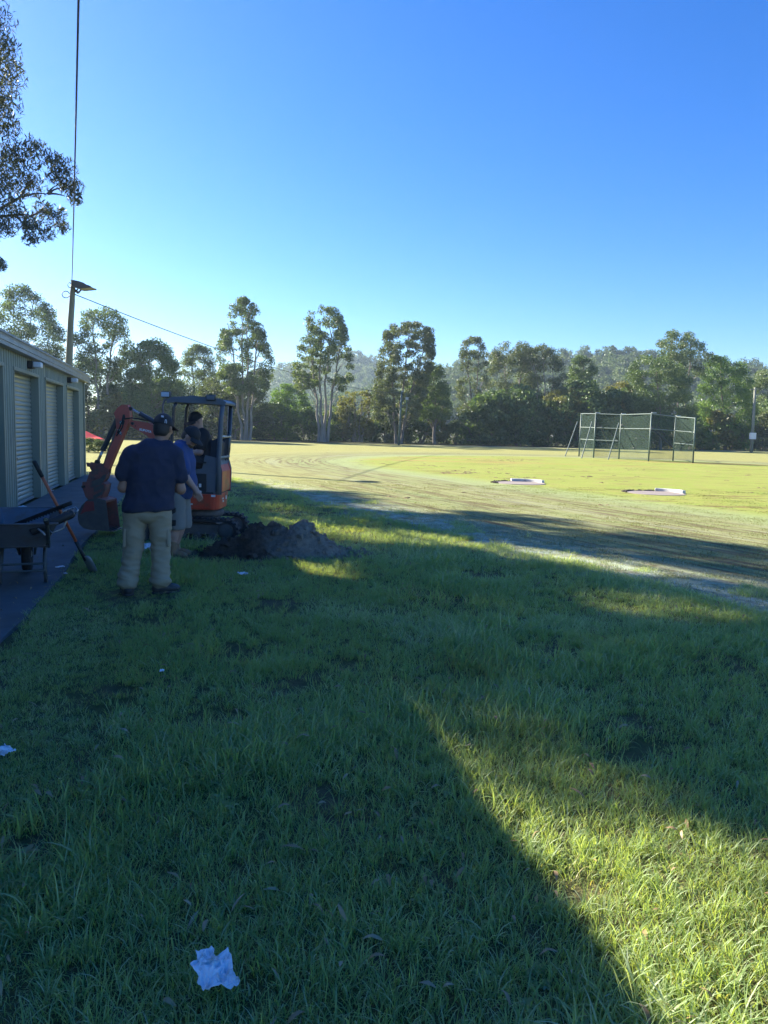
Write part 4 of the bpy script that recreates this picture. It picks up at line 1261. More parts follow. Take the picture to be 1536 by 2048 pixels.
q = gnd(486, 1157); crumple('paper_scrap', 'small torn white scrap in the grass in front of the soil heap', q.x, q.y, .05, .10, .09, 6.7, .8, .35)
q = gnd(292, 1113); crumple('paper_scrap', 'white crumpled bag on the grass behind the legs of the man in khaki trousers', q.x, q.y + .15, .09, .22, .2, 9.1, .2, .35)
q = gnd(324, 1362); crumple('paper_scrap', 'tiny pale scrap alone in the middle of the shaded grass', q.x, q.y, .07, .03, .04, 2.1, .2, .2)
for (u, v, w, h, lab) in [(102, 984, .16, .10, 'white scrap on the concrete by the middle roller door'), (138, 956, .16, .12, 'white scrap on the concrete by the farthest roller door'),
                         (45, 1017, .14, .10, 'white scrap on the concrete by the nearest roller door'), (120, 1139, .10, .04, 'white sliver at the edge of the concrete below the shovel'), (131, 1152, .07, .03, 'second white sliver in the grass just below the other one')]:
    q = gnd(u, v); crumple('paper_scrap', lab, q.x, q.y, .03, w, h, u * .31, u, .3)

# ================================================================== WHEELBARROW, TOOLS
M_tray = pmat('tray_steel', (0.13, 0.14, 0.16), (0.10, 0.108, 0.12), 4, 0.4, metal=.2, dirt=(.12, .10, .085), dscale=7)
M_frame = pmat('barrow_frame', (0.09, 0.10, 0.095), (0.07, 0.08, 0.078), 6, 0.5, metal=.3)
M_rubber = pmat('rubber', (0.022, 0.022, 0.023), (0.035, 0.033, 0.032), 14, 0.85, bump=.3)
def build_barrow():
    base = Vector((-3.65, 7.5, 0.012))
    root = thing('wheelbarrow', 'dark steel wheelbarrow loaded with tools on the concrete at the left edge', 'wheelbarrow', base, math.radians(21.8))
    # tray: sloping sides, rolled rim
    t = MB()
    top = [(-.34, -.30, .64), (.34, -.30, .64), (.37, .30, .66), (.27, .74, .69), (-.27, .74, .69), (-.37, .30, .66)]
    bot = [(-.21, -.12, .39), (.21, -.12, .39), (.23, .20, .39), (.17, .42, .40), (-.17, .42, .40), (-.23, .20, .39)]
    n = 6
    inn = [(x * .975, y * .985 + .003, z) for x, y, z in top]
    inb = [(x * .96, y * .98, z + .012) for x, y, z in bot]
    t.add(top + bot + inn + inb, [tuple(range(n, 2 * n))[::-1]] + [(i, n + i, n + (i + 1) % n, (i + 1) % n)[::-1] for i in range(n)] + [tuple(range(3 * n, 4 * n))]
          + [(2 * n + i, 3 * n + i, 3 * n + (i + 1) % n, 2 * n + (i + 1) % n) for i in range(n)])
    t.build('tray', M_tray, root, bevel=.01)
    MB().tube(top, .013, 8, closed=True).build('tray_rim', M_tray, root, smooth=True)
    for s in (-1, 1):
        h = MB().tube([(s * .05, .78, .26), (s * .15, .45, .34), (s * .24, .05, .365), (s * .25, -.30, .52), (s * .25, -.42, .66), (s * .25, -.60, .715)], .019, 10)
        h = h.build('handle', M_frame, root, smooth=True)
        MB().tube([(s * .25, -.44, .668), (s * .25, -.60, .716)], .025, 12).build('grip', M_rubber, h, smooth=True)
        MB().lathe([(.013, 0), (.021, 0), (.021, .004), (.013, .004)], 16, (s * .25, -.603, .717), Matrix.Rotation(math.radians(107), 3, 'X')).build('tube_end', M_steel, h)
        l = MB().tube([(s * .20, .12, .37), (s * .20, -.02, .22), (s * .21, -.06, .02), (s * .21, .02, .012)], .016, 8)
        l.tube([(s * .20, .28, .37), (s * .205, .06, .14), (s * .21, .01, .02)], .014, 8)
        l.build('leg', M_frame, root, smooth=True)
    MB().tube([(-.2, -.03, .20), (.2, -.03, .20)], .012, 8).tube([(-.205, -.05, .13), (.205, -.05, .13)], .012, 8).tube([(-.24, -.05, .385), (.24, -.05, .385)], .016, 8).build('cross_brace', M_frame, root)
    w = MB().lathe([(.135, -.035), (.165, -.05), (.19, -.035), (.198, 0), (.19, .035), (.165, .05), (.135, .035)], 28, (0, .62, .198), Matrix.Rotation(PI / 2, 3, 'Y'))
    wh = w.build('wheel', M_rubber, root, smooth=True)
    MB().lathe([(.02, -.05), (.06, -.03), (.135, -.03), (.138, 0), (.135, .03), (.06, .03), (.02, .05)], 20, (0, .62, .198), Matrix.Rotation(PI / 2, 3, 'Y')).build('rim', M_galv, wh, smooth=True)
    f = MB()
    for s in (-1, 1): f.tube([(s * .09, .78, .29), (s * .075, .62, .198), (s * .10, .40, .36)], .013, 8)
    f.build('fork', M_frame, root)
build_barrow()
def build_tools():
    a, b = at(18, 1054, 7.72), at(142, 1006, 7.55)
    d = (b - a); L = d.length; x = d.normalized(); y = Vector((0, -1, 0)); z = x.cross(y).normalized(); y = z.cross(x)
    R = Matrix((x, y, z)).transposed()
    root = thing('fence_picket', 'black notched steel fence picket lying across the wheelbarrow', 'fence picket', (0, 0, 0))
    m = MB().box(a.lerp(b, .5), (L, .006, .035), R).box(a.lerp(b, .5) + R @ Vector((0, -.014, -.016)), (L, .030, .005), R).box(a.lerp(b, .5) + R @ Vector((0, .014, -.016)), (L, .026, .005), R)
    m.build('bar', M_dark_steel, root)
    for k in range(15):
        MB().box(a.lerp(b, .22 + .047 * k) + R @ Vector((0, 0, .022)), (.016, .008, .012), R).build('notch', M_dark_steel, root)
    MB().tube([a.lerp(b, .80), b], .021, 10).build('grip', M_rubber, root, smooth=True)
    # post driver: a closed heavy tube with two bent side handles
    a, b = at(62, 1064, 7.32), at(148, 1026, 7.45)
    d = (b - a); x = d.normalized(); up = Vector((0, 0, 1)); z = (up - x * up.dot(x)).normalized()
    root = thing('post_driver', 'black tubular post driver with bright bent rod handles on the wheelbarrow', 'post driver')
    MB().tube([a, a.lerp(b, .03), a.lerp(b, .94), b], [.036, .043, .043, .032], 16).build('tube', M_black, root, smooth=True)
    for sgn, f0, f1 in ((1, .72, .99), (-1, .34, .78)):
        p, q = a.lerp(b, f0), a.lerp(b, f1)
        o = z * (.05 * sgn); o2 = z * (.095 * sgn) if sgn < 0 else z * .055
        pts = [p + o * .5, p.lerp(q, .12) + o2, p.lerp(q, .7) + o2, q + o * .8, q + o * .3] if sgn < 0 else [p + o * .7, p.lerp(q, .5) + o2, q + x * .045 + o2 * .8, q + x * .055 + o2 * .2, q + x * .01 - o * .2]
        MB().tube(pts, .0085, 8).build('handle', M_steel, root, smooth=True)
    p = at(76, 1058, 7.25); q = at(90, 1070, 7.2)
    tag(MB().tube([p, p.lerp(q, .5) + Vector((0, 0, .006)), q], .010, 8).build('steel_pin', M_galv, smooth=True), 'short grey steel pin resting against the wheelbarrow tray', 'pin')
    # shovel
    tip = gnd(183, 1142); top = at(68, 922, 7.62)
    d = top - tip; L = d.length; dn = d.normalized()
    root = thing('shovel', 'long handled orange shovel with black grip leaning beside the wheelbarrow', 'shovel')
    P = lambda s: tip + dn * s
    MB().tube([P(.40), P(L * .88)], .0165, 12).build('shaft', pmat('orange_fibreglass', (0.52, 0.135, 0.06), (0.44, 0.11, 0.05), 5, .5), root, smooth=True)
    MB().tube([P(L * .87), P(L * .9), P(L - .01), P(L)], [.019, .021, .021, .014], 12).build('grip', M_rubber, root, smooth=True)
    MB().tube([P(.16), P(.22), P(.42)], [.022, .021, .0195], 12).build('socket', M_black, root, smooth=True)
    side = dn.cross(Vector((0.55, 0.83, 0))).normalized(); nrm = side.cross(dn).normalized()
    V, F = [], []
    for k, (s, w) in enumerate([(.22, .05), (.20, .09), (.12, .10), (.03, .095), (-.05, .06), (-.09, .01)]):
        for j in (-1, -.5, 0, .5, 1):
            V.append(P(s) + side * (w * j) + nrm * (.03 * (j * j) - .01))
    F = [(5 * k + j, 5 * k + j + 1, 5 * k + 6 + j, 5 * k + 5 + j) for k in range(5) for j in range(4)]
    o = MB().add(V, F).build('blade', M_galv, root, smooth=True)
    s = o.modifiers.new('thickness', 'SOLIDIFY'); s.thickness = .003
build_tools()

# ================================================================== RED TENT AND LOW HEDGE BEHIND THE SHED
def build_tent():
    Y = 52.0
    c = at(140, 881, Y); z0 = gz(c.x, Y)
    root = thing('red_tarp_tent', 'low bright red tent peeking out behind the shed corner', 'tent', (c.x, Y, z0))
    L = lambda u, v, dy=0.0: at(u, v, Y + dy) - Vector((c.x, Y, z0))
    m = MB()
    ridge = [L(118, 838), L(140, 848)]
    V = [L(118, 838, 1.2), L(145, 848, 1.2), L(172, 862, 0.8), L(195, 873, .4), L(207, 877.5, 0),
         L(110, 877, -.6), L(145, 877.5, -.6), L(172, 877.5, -.4), L(195, 877.6, -.2), L(207, 878, 0)]
    m.add(V, [(5 + k, 6 + k, 1 + k, k) for k in range(4)])
    o = m.build('canopy', pmat('red_nylon', (0.75, 0.03, 0.018), (0.66, 0.024, 0.016), 2, .55), root)
    s = o.modifiers.new('thickness', 'SOLIDIFY'); s.thickness = .02
    V = [L(108, 877.2, -.62), L(145, 877.7, -.62), L(195, 877.8, -.22), L(212, 878.2, 0), L(106, 887, -.9), L(145, 887, -.9), L(200, 885, -.5), L(216, 881, -.1)]
    o = MB().add(V, [(4 + k, 5 + k, 1 + k, k) for k in range(3)]).build('skirt', pmat('orange_nylon', (0.75, 0.26, 0.09), (0.68, 0.22, 0.08), 2, .6), root)
    s = o.modifiers.new('thickness', 'SOLIDIFY'); s.thickness = .02
build_tent()
for k, (u, s) in enumerate([(176, .16), (196, .15), (213, .13)]):
    P = at(u, 892, 43.0 + k * .5)
    o = copy_tree(SHRUBS[2][0]); o.location = (P.x, P.y, 0); o.scale = (s * 1.3, s, s); o.rotation_euler = (0, 0, k * 2.0)
    o['label'] = ['low sunlit bush beside the shed corner, left of three', 'low sunlit bush in front of the red tent, middle of three', 'low sunlit bush next to the digger arm, right of three'][k]; o['group'] = 'low bushes in front of the red tent'
# ================================================================== DIGGER
M_orange = pmat('orange_paint', (0.62, 0.065, 0.03), (0.54, 0.055, 0.026), 2.5, 0.42, spec=.5, dirt=(.22, .085, .05), dscale=5)
M_boom_hazed = pmat('hazed_boom_paint', (0.62, 0.125, 0.08), (0.54, 0.11, 0.07), 3, 0.5, dirt=(.20, .10, .07), dscale=6)  # haze put into the colour: paler and pinker than the body's orange
M_bucket = pmat('rusty_bucket', (0.33, 0.10, 0.075), (0.22, 0.08, 0.065), 7, 0.7, bump=.4, bscale=30, dirt=(.10, .085, .075), dscale=6)
M_mudsteel = pmat('muddy_steel', (0.085, 0.076, 0.07), (0.13, 0.11, 0.095), 9, 0.75, bump=.5, bscale=30, dirt=(.14, .115, .095), dscale=7)
M_greyp = pmat('grey_panel', (0.14, 0.15, 0.16), (0.11, 0.12, 0.13), 3, 0.5)
M_canopy = pmat('canopy_paint', (0.045, 0.05, 0.058), (0.035, 0.04, 0.045), 3, 0.3, coat=.3)
M_lens = pmat('lamp_lens', (0.62, 0.66, 0.70), (0.5, 0.54, 0.58), 12, 0.15)
M_seat = pmat('seat_vinyl', (0.03, 0.034, 0.045), (0.022, 0.025, 0.032), 6, 0.55)
M_sticker = pmat('sticker_white', (0.75, 0.76, 0.76), (0.66, 0.67, 0.68), 8, 0.5)
DIG = Vector((-2.65, 11.05, 0))
def build_digger():
    root = thing('mini_excavator', 'orange mini digger with open canopy, its bucket arm reaching to the left', 'mini digger', DIG, PI)
    def E(u, v, Y=11.05):
        p = at(u, v, Y); return (-(p.x - DIG.x), p.z)
    def poly(pts, Y=11.05): return [E(u, v, Y) for u, v in pts]
    # --- running gear
    for sy in (-1, 1):
        yc = sy * 0.36
        m = MB()
        P = []
        for a in np.linspace(-PI / 2, PI / 2, 9): P.append((0.45 + 0.155 * math.cos(a), 0.165 + 0.155 * math.sin(a)))
        for a in np.linspace(PI / 2, 3 * PI / 2, 9): P.append((-0.40 + 0.155 * math.cos(a), 0.165 + 0.155 * math.sin(a)))
        n = len(P)
        for yy in (-.09, .09):
            pass
        V = [(x, yc - .09, z) for x, z in P] + [(x, yc + .09, z) for x, z in P]
        Q = [(x * .93 + .002, (z - .165) * .82 + .165) for x, z in P]
        V += [(x, yc - .09, z) for x, z in Q] + [(x, yc + .09, z) for x, z in Q]
        F = []
        for i in range(n):
            k = (i + 1) % n
            F += [(i, n + i, n + k, k), (2 * n + k, 3 * n + k, 3 * n + i, 2 * n + i), (i, k, 2 * n + k, 2 * n + i), (n + k, n + i, 3 * n + i, 3 * n + k)]
        m.add(V, F)
        per = []
        L = [math.dist(P[i], P[(i + 1) % n]) for i in range(n)]
        tot = sum(L); step = tot / 38; dacc, i, t = 0, 0, 0
        for k in range(38):
            s = k * step; i = 0
            while s > L[i]: s -= L[i]; i += 1
            a, b = P[i], P[(i + 1) % n]; f = s / L[i]
            c = (a[0] + (b[0] - a[0]) * f, a[1] + (b[1] - a[1]) * f)
            ang = math.atan2(b[1] - a[1], b[0] - a[0])
            m.box((c[0] + .012 * math.sin(ang), yc, c[1] - .012 * math.cos(ang)), (.032, .185, .030), Matrix.Rotation(-ang, 3, 'Y'))
        tr = m.build('track', M_rubber, root)
        for x, r in ((-.40, .125), (.45, .12), (-.2, .055), (.02, .055), (.24, .055)):
            z = .165 if r > .1 else .085
            MB().lathe([(.02, -.075), (r * .6, -.08), (r, -.06), (r, .06), (r * .6, .08), (.02, .075)], 18, (x, yc, z), Matrix.Rotation(PI / 2, 3, 'X')).build('roller', M_mudsteel, tr, smooth=True)
        MB().prism([(-.34, .12), (.40, .12), (.36, .235), (-.30, .235)], yc - .05, yc + .05).build('track_frame', M_mudsteel, root, bevel=.01)
    MB().box((.02, 0, .20), (.5, .6, .12)).prism([(-.2, .2), (.25, .2), (.18, .36), (-.15, .36)], -.22, .22).lathe([(.25, .33), (.27, .36), (.27, .41), (.24, .43)], 24).build('undercarriage', M_mudsteel, root, bevel=.01)
    m = MB()
    m.prism([(.72, .02), (.75, .02), (.77, .15), (.74, .29), (.71, .29), (.735, .15)], -.46, .46)
    for s in (-1, 1): m.prism([(.2, .14), (.73, .10), (.73, .17), (.2, .22)], s * .2 - .03, s * .2 + .03)
    m.build('dozer_blade', M_mudsteel, root, bevel=.006)
    # --- house
    zs, zd = .45, .68
    def outline(inset=0.0):
        pts = []
        hw, xr, xf, r = .36 - inset, -.285 + inset, .50 - inset, .12
        for a in np.linspace(PI, PI / 2, 5): pts.append((xr + r + r * math.cos(a), hw - r + r * math.sin(a)))
        pts += [(xf - .08, hw), (xf, hw - .1), (xf, -hw + .1), (xf - .08, -hw)]
        for a in np.linspace(-PI / 2, -PI, 5): pts.append((xr + r + r * math.cos(a), -hw + r + r * math.sin(a)))
        return pts
    def slab(z0, z1, inset=0.0, taper=0.0):
        a, b = outline(inset + taper), outline(inset)
        n = len(a)
        V = [(x, y, z0) for x, y in a] + [(x, y, z1) for x, y in b]
        m = MB().add(V, [tuple(range(n)), tuple(range(2 * n - 1, n - 1, -1))] + [(i, n + i, n + (i + 1) % n, (i + 1) % n) for i in range(n)])
        return m
    b = slab(zs, zd, 0, .02).build('body', M_orange, root, bevel=.012)
    slab(zd, zd + .025, .015).build('floor', M_black, root)
    for (x, z, w, h) in ((-.02, .62, .035, .028), (-.20, .655, .06, .03), (.12, .53, .05, .02)):
        MB().box((x, .358, z), (w, .006, h)).build('decal', M_sticker, b)
    MB().box((-.19, .30, .56), (.006, .05, .05), Matrix.Rotation(.8, 3, 'Z')).build('decal', M_sticker, b)
    for (y, z, w, h) in ((.12, .60, .09, .02), (.10, .56, .07, .025), (-.1, .6, .05, .05)):
        MB().box((-.288, y, z), (.006, w, h)).build('decal', M_sticker, b)
    # engine hood behind and under the seat
    hp = [(-.285, zd + .02), (-.29, 1.02), (-.25, 1.17), (-.10, 1.20), (-.06, 1.02), (.10, .98), (.12, zd + .02)]
    MB().prism(hp, -.335, .335).build('engine_hood', M_greyp, root, bevel=.03)
    MB().prism([(-.30, .70), (-.305, 1.0), (-.27, 1.10), (-.25, 1.10), (-.25, .70)], -.30, .30).build('rear_cover', M_orange, root, bevel=.02)
    sp = MB().box((-.02, .3425, .84), (.16, .012, .26)).build('side_panel', M_black, root, bevel=.004)
    MB().box((-.01, .350, .80), (.034, .006, .05)).build('decal', M_sticker, sp)
    MB().lathe([(.018, 0), (.018, .006)], 14, (-.015, .349, .71), Matrix.Rotation(-PI / 2, 3, 'X')).build('decal', M_sticker, sp)
    MB().box((.0, 0, 1.01), (.36, .42, .09)).build('seat', M_seat, root, bevel=.03)
    MB().prism([(-.22, 1.0), (-.13, 1.0), (-.17, 1.42), (-.25, 1.44)], -.20, .20).build('backrest', M_seat, root, bevel=.035)
    for s in (-1, 1):
        MB().box((.12, s * .27, .98), (.26, .11, .10)).tube([(.20, s * .27, 1.02), (.23, s * .26, 1.18)], .014, 8).tube([(.23, s * .26, 1.17), (.235, s * .255, 1.27)], .02, 10).build('control_lever', M_black, root, bevel=.006)
    m = MB()
    for y in (-.08, .08): m.tube([(.38, y, .70), (.36, y, 1.05), (.33, y, 1.08)], .011, 8)
    m.build('travel_lever', M_dark_steel, root)
    MB().box((.44, 0, .86), (.06, .5, .36)).build('front_guard', M_black, root, bevel=.02)
    MB().tube([(.40, .33, .70), (.40, .335, 1.13), (.12, .345, 1.13), (-.1, .35, 1.13)], .014, 8).build('grab_rail', M_black, root)
    # --- canopy
    def post(name, p, mat=M_canopy, r=.028):
        MB().tube(p, r, 10).build(name, mat, root, smooth=True)
    post('canopy_post', [(-.262, .335, .69), (-.275, .335, 1.2), (-.305, .335, 1.75), (-.325, .335, 1.96)], M_greyp, .034)
    post('canopy_post', [(-.20, -.335, 1.05), (-.245, -.335, 1.16), (-.27, -.335, 1.3), (-.30, -.335, 1.96)], M_canopy, .032)
    for s in (-1, 1): post('canopy_post', [(.40, s * .335, .70), (.405, s * .335, 1.3), (.36, s * .335, 1.90), (.33, s * .33, 1.97)], M_canopy, .024)
    MB().tube([(-.27, .335, 1.2), (-.27, -.335, 1.2)], .025, 8).tube([(-.30, .335, 1.50), (-.30, -.335, 1.50)], .016, 8).build('cross_bar', M_canopy, root)
    r = MB().prism([(-.36, 1.95), (-.37, 1.985), (-.30, 2.025), (-.05, 2.045), (.12, 2.06), (.17, 2.045), (.36, 2.035), (.44, 2.0), (.44, 1.965), (.36, 1.985), (-.3, 1.965)], -.38, .38)
    r.build('canopy_roof', M_greyp, root, bevel=.012)  # grey instead of canopy paint: light on the roof put into its colour
    for (x, y, z, lens) in ((.475, .335, 2.075, True), (-.175, .385, 2.045, False)):
        h = MB().box((x, y, z), (.135, .09, .085)).build('work_light', M_black, root, bevel=.015)
        MB().box((x, y + .046, z), (.112, .01, .062)).build('lens', M_lens if lens else M_greyp, h, bevel=.003)
    MB().tube([(.46, .335, 2.02), (.50, .335, 1.99), (.52, .335, 1.92), (.52, .335, 1.82), (.49, .335, 1.76), (.41, .335, 1.72)], .014, 8).build('lamp_bracket', M_greyp, root, smooth=True)
    # --- swing bracket, boom, dipper, bucket in the plane of the arm
    x0, z0 = E(352, 968)
    MB().box((.54, 0, .56), (.16, .20, .24)).lathe([(.05, .42), (.05, .70)], 14, (.60, 0, 0)).build('swing_bracket', M_mudsteel, root, bevel=.012)
    bo = poly([(265.5, 842), (300, 847.5), (322, 855), (336, 870), (346, 905), (354, 950), (356, 975), (340, 975), (333, 950), (324, 912), (314, 889), (297, 869.5), (267, 853), (263, 848)])
    boom = MB().prism(bo, -.075, .075).build('boom', M_boom_hazed, root, bevel=.008)
    MB().lathe([(.022, -.10), (.022, .10)], 12, (*[E(269, 847)[0]], 0, E(269, 847)[1]), Matrix.Rotation(PI / 2, 3, 'X')).build('pivot_pin', M_dark_steel, boom)
    x, z = E(274.5, 852)
    MB().lathe([(.010, 0), (.010, .006)], 12, (x, .078, z), Matrix.Rotation(-PI / 2, 3, 'X')).build('hole', M_black, boom)
    cu = bpy.data.curves.new('lettering', 'FONT')
    cu.body = 'KUBOTA'; cu.size = .083; cu.extrude = .0006; cu.offset = .0045; cu.align_x = 'LEFT'
    tmp = bpy.data.objects.new('lettering_tmp', cu)
    COL.objects.link(tmp)
    dg = bpy.context.evaluated_depsgraph_get()
    tm = bpy.data.meshes.new_from_object(tmp.evaluated_get(dg))
    bpy.data.objects.remove(tmp)
    lo = link_mesh('lettering', tm, M_sticker, boom)
    xa, za = E(282, 860.5); xb, zb = E(306, 866)
    ang = math.atan2(zb - za, -(xb - xa))
    ca, sa = math.cos(ang), math.sin(ang)
    lo.matrix_local = Matrix(((-ca, sa, 0, xa), (0, 0, 1, .0765), (sa, ca, 0, za), (0, 0, 0, 1)))
    wtext = max(v.co.x for v in tm.vertices)
    lo.scale = (abs(xb - xa) / ca / wtext,) * 3
    # arm (dipper)
    di = poly([(247, 811), (257.5, 810.5), (260.7, 823.8), (261.5, 838), (256.6, 850), (235.6, 898), (218.5, 939), (211.5, 931), (222.5, 898), (232, 878), (237, 860), (234.7, 838), (232, 826), (239, 816)])
    arm = MB().prism(di, -.06, .06).build('arm', M_boom_hazed, root, bevel=.007)
    sl = poly([(249, 829.5), (252.5, 829), (253.5, 835), (249, 849), (245.5, 850), (247, 838)])
    MB().prism(sl, .058, .066).build('cable_slot', M_black, arm, bevel=.002)
    MB().prism(poly([(233.5, 861), (241, 852), (240, 862), (222, 899), (214, 930), (208.5, 930), (219, 898)]), -.045, .045).build('arm_underside', M_mudsteel, arm, bevel=.004)
    def cyl(name, a, b, split, R, r, y=0.0, Y=11.05):
        (xa, za), (xb, zb) = E(*a, Y), E(*b, Y)
        A, B = Vector((xa, y, za)), Vector((xb, y, zb))
        M_ = A.lerp(B, split)
        o = MB().tube([A, A.lerp(B, .02), M_.lerp(A, .03), M_], [R * .8, R, R, R * .85], 14).tube([M_.lerp(A, .06), M_.lerp(A, -.01)], R * 1.12, 14).build(name, M_canopy, root, smooth=False, bevel=.003)
        MB().tube([M_, B], r, 12).build('piston_rod', M_steel, o, smooth=True)
        MB().tube([B + Vector((0, -.03, 0)), B + Vector((0, .03, 0))], r * 1.7, 12).build('rod_eye', M_dark_steel, o)
        return o
    cyl('bucket_cylinder', (236.5, 836), (195.8, 923.5), .735, .037, .020, .015)
    cyl('arm_cylinder', (322, 851), (262, 817.5), .70, .034, .018)
    hs = MB()
    hs.tube([Vector((*[E(250, 838)[0]], .075, E(250, 838)[1])), Vector((E(246, 850)[0], .09, E(246, 850)[1])), Vector((E(239, 866)[0], .085, E(239, 866)[1]))], .010, 6)
    hs.tube([Vector((E(252, 842)[0], .075, E(252, 842)[1])), Vector((E(249, 856)[0], .10, E(249, 856)[1])), Vector((E(237, 872)[0], .08, E(237, 872)[1]))], .010, 6)
    hs.tube([Vector((E(300, 846)[0], 0, E(300, 846)[1] + .03)), Vector((E(280, 838)[0], .04, E(280, 838)[1])), Vector((E(266, 836)[0], .07, E(266, 836)[1])), Vector((E(253, 838)[0], .08, E(253, 838)[1]))], .011, 6)
    hs.build('hose', M_rubber, root, smooth=True)
    MB().box((E(245, 846)[0], .072, E(245, 846)[1]), (.03, .02, .06)).box((E(243, 864)[0], .072, E(243, 864)[1]), (.035, .02, .09), Matrix.Rotation(.4, 3, 'Y')).build('hose_clamp', M_steel, root, bevel=.004)
    # linkage and quick hitch
    m = MB()
    for s in (-1, 1):
        m.prism(poly([(178, 925), (192, 927), (200, 929), (201, 936), (190, 934), (179, 932)]), s * .075 - .012, s * .075 + .012)
        m.prism(poly([(187, 926), (203, 928), (219, 938), (218, 947), (203, 948), (193, 962), (185, 960), (189, 945), (184, 935)]), s * .06 - .012, s * .06 + .012)
    for (u, v) in ((183, 928), (197, 929), (214, 941), (194, 956)):
        x, z = E(u, v); m.tube([(x, -.09, z), (x, .09, z)], .018, 10)
    m.build('linkage', M_bucket, root, bevel=.004)
    m = MB().prism(poly([(184, 944), (192, 940), (210, 941), (217, 946), (214, 956), (206, 966), (178, 962)]), -.07, .07)
    m.prism(poly([(172, 964), (206, 962), (216, 968), (214, 980), (206, 1001), (186, 1001), (178, 992), (171, 972)]), -.11, .11)
    h = m.build('quick_hitch', M_bucket, root, bevel=.008)
    MB().prism(poly([(190, 962), (207, 956), (212, 950), (218, 948), (216, 956), (208, 968), (193, 970)]), .112, .124).prism(poly([(194, 976), (213, 968), (212, 974), (194, 983)]), .112, .122).prism(poly([(193, 990), (211, 981), (210, 987), (194, 996)]), .112, .122).build('hitch_plate', M_mudsteel, h, bevel=.003)
    MB().lathe([(.02, -.16), (.02, .16)], 10, (E(174, 972)[0], 0, E(174, 972)[1]), Matrix.Rotation(PI / 2, 3, 'X')).build('pin', M_dark_steel, h)
    # bucket: curved shell, open towards the machine, side plates
    outer = [(186, 998), (176, 1008), (169.5, 1020), (168, 1033), (171, 1044), (179, 1052), (192, 1055.5), (210, 1056.5), (230, 1058.5)]
    inner = [(222, 1055.2), (208, 1053), (193, 1052), (182, 1048.5), (174.5, 1042), (171.5, 1033), (172.8, 1022), (179, 1011), (189, 1001)]
    op = poly(outer); ip = poly(inner)
    bk = MB(); nA = len(op)
    V = [(x, -.21, z) for x, z in op] + [(x, .21, z) for x, z in op] + [(x, -.21, z) for x, z in ip[::-1]] + [(x, .21, z) for x, z in ip[::-1]]
    F = []
    for i in range(nA - 1):
        F += [(i, i + 1, nA + i + 1, nA + i), (2 * nA + i + 1, 2 * nA + i, 3 * nA + i, 3 * nA + i + 1)]
    bk.add(V, F)
    bk_o = bk.build('bucket', M_bucket, root, smooth=True)
    for s in (-1, 1):
        sp_ = poly(outer + [(229, 1056), (222, 999), (205, 994)])
        MB().prism(sp_, s * .215 - .009, s * .215 + .009).build('side_plate', M_mudsteel if s > 0 else M_bucket, bk_o, bevel=.003)
    MB().prism(poly([(186, 998), (205, 994), (222, 999), (221, 1003), (204, 999), (187, 1003)]), -.21, .21).build('top_bar', M_bucket, bk_o)
    for k in range(4):
        y = -.17 + .113 * k
        MB().prism(poly([(222, 1055), (231, 1057.5), (237, 1059.5), (229, 1060)]), y - .022, y + .022).build('tooth', M_dark_steel, bk_o)
    MB().prism(poly([(184, 1000), (199, 1000), (201, 1018), (183, 1020), (173, 1026)]), .226, .233).build('wear_patch', pmat('worn_red', (.36, .05, .045), (.24, .045, .04), 9, .65), bk_o)
build_digger()

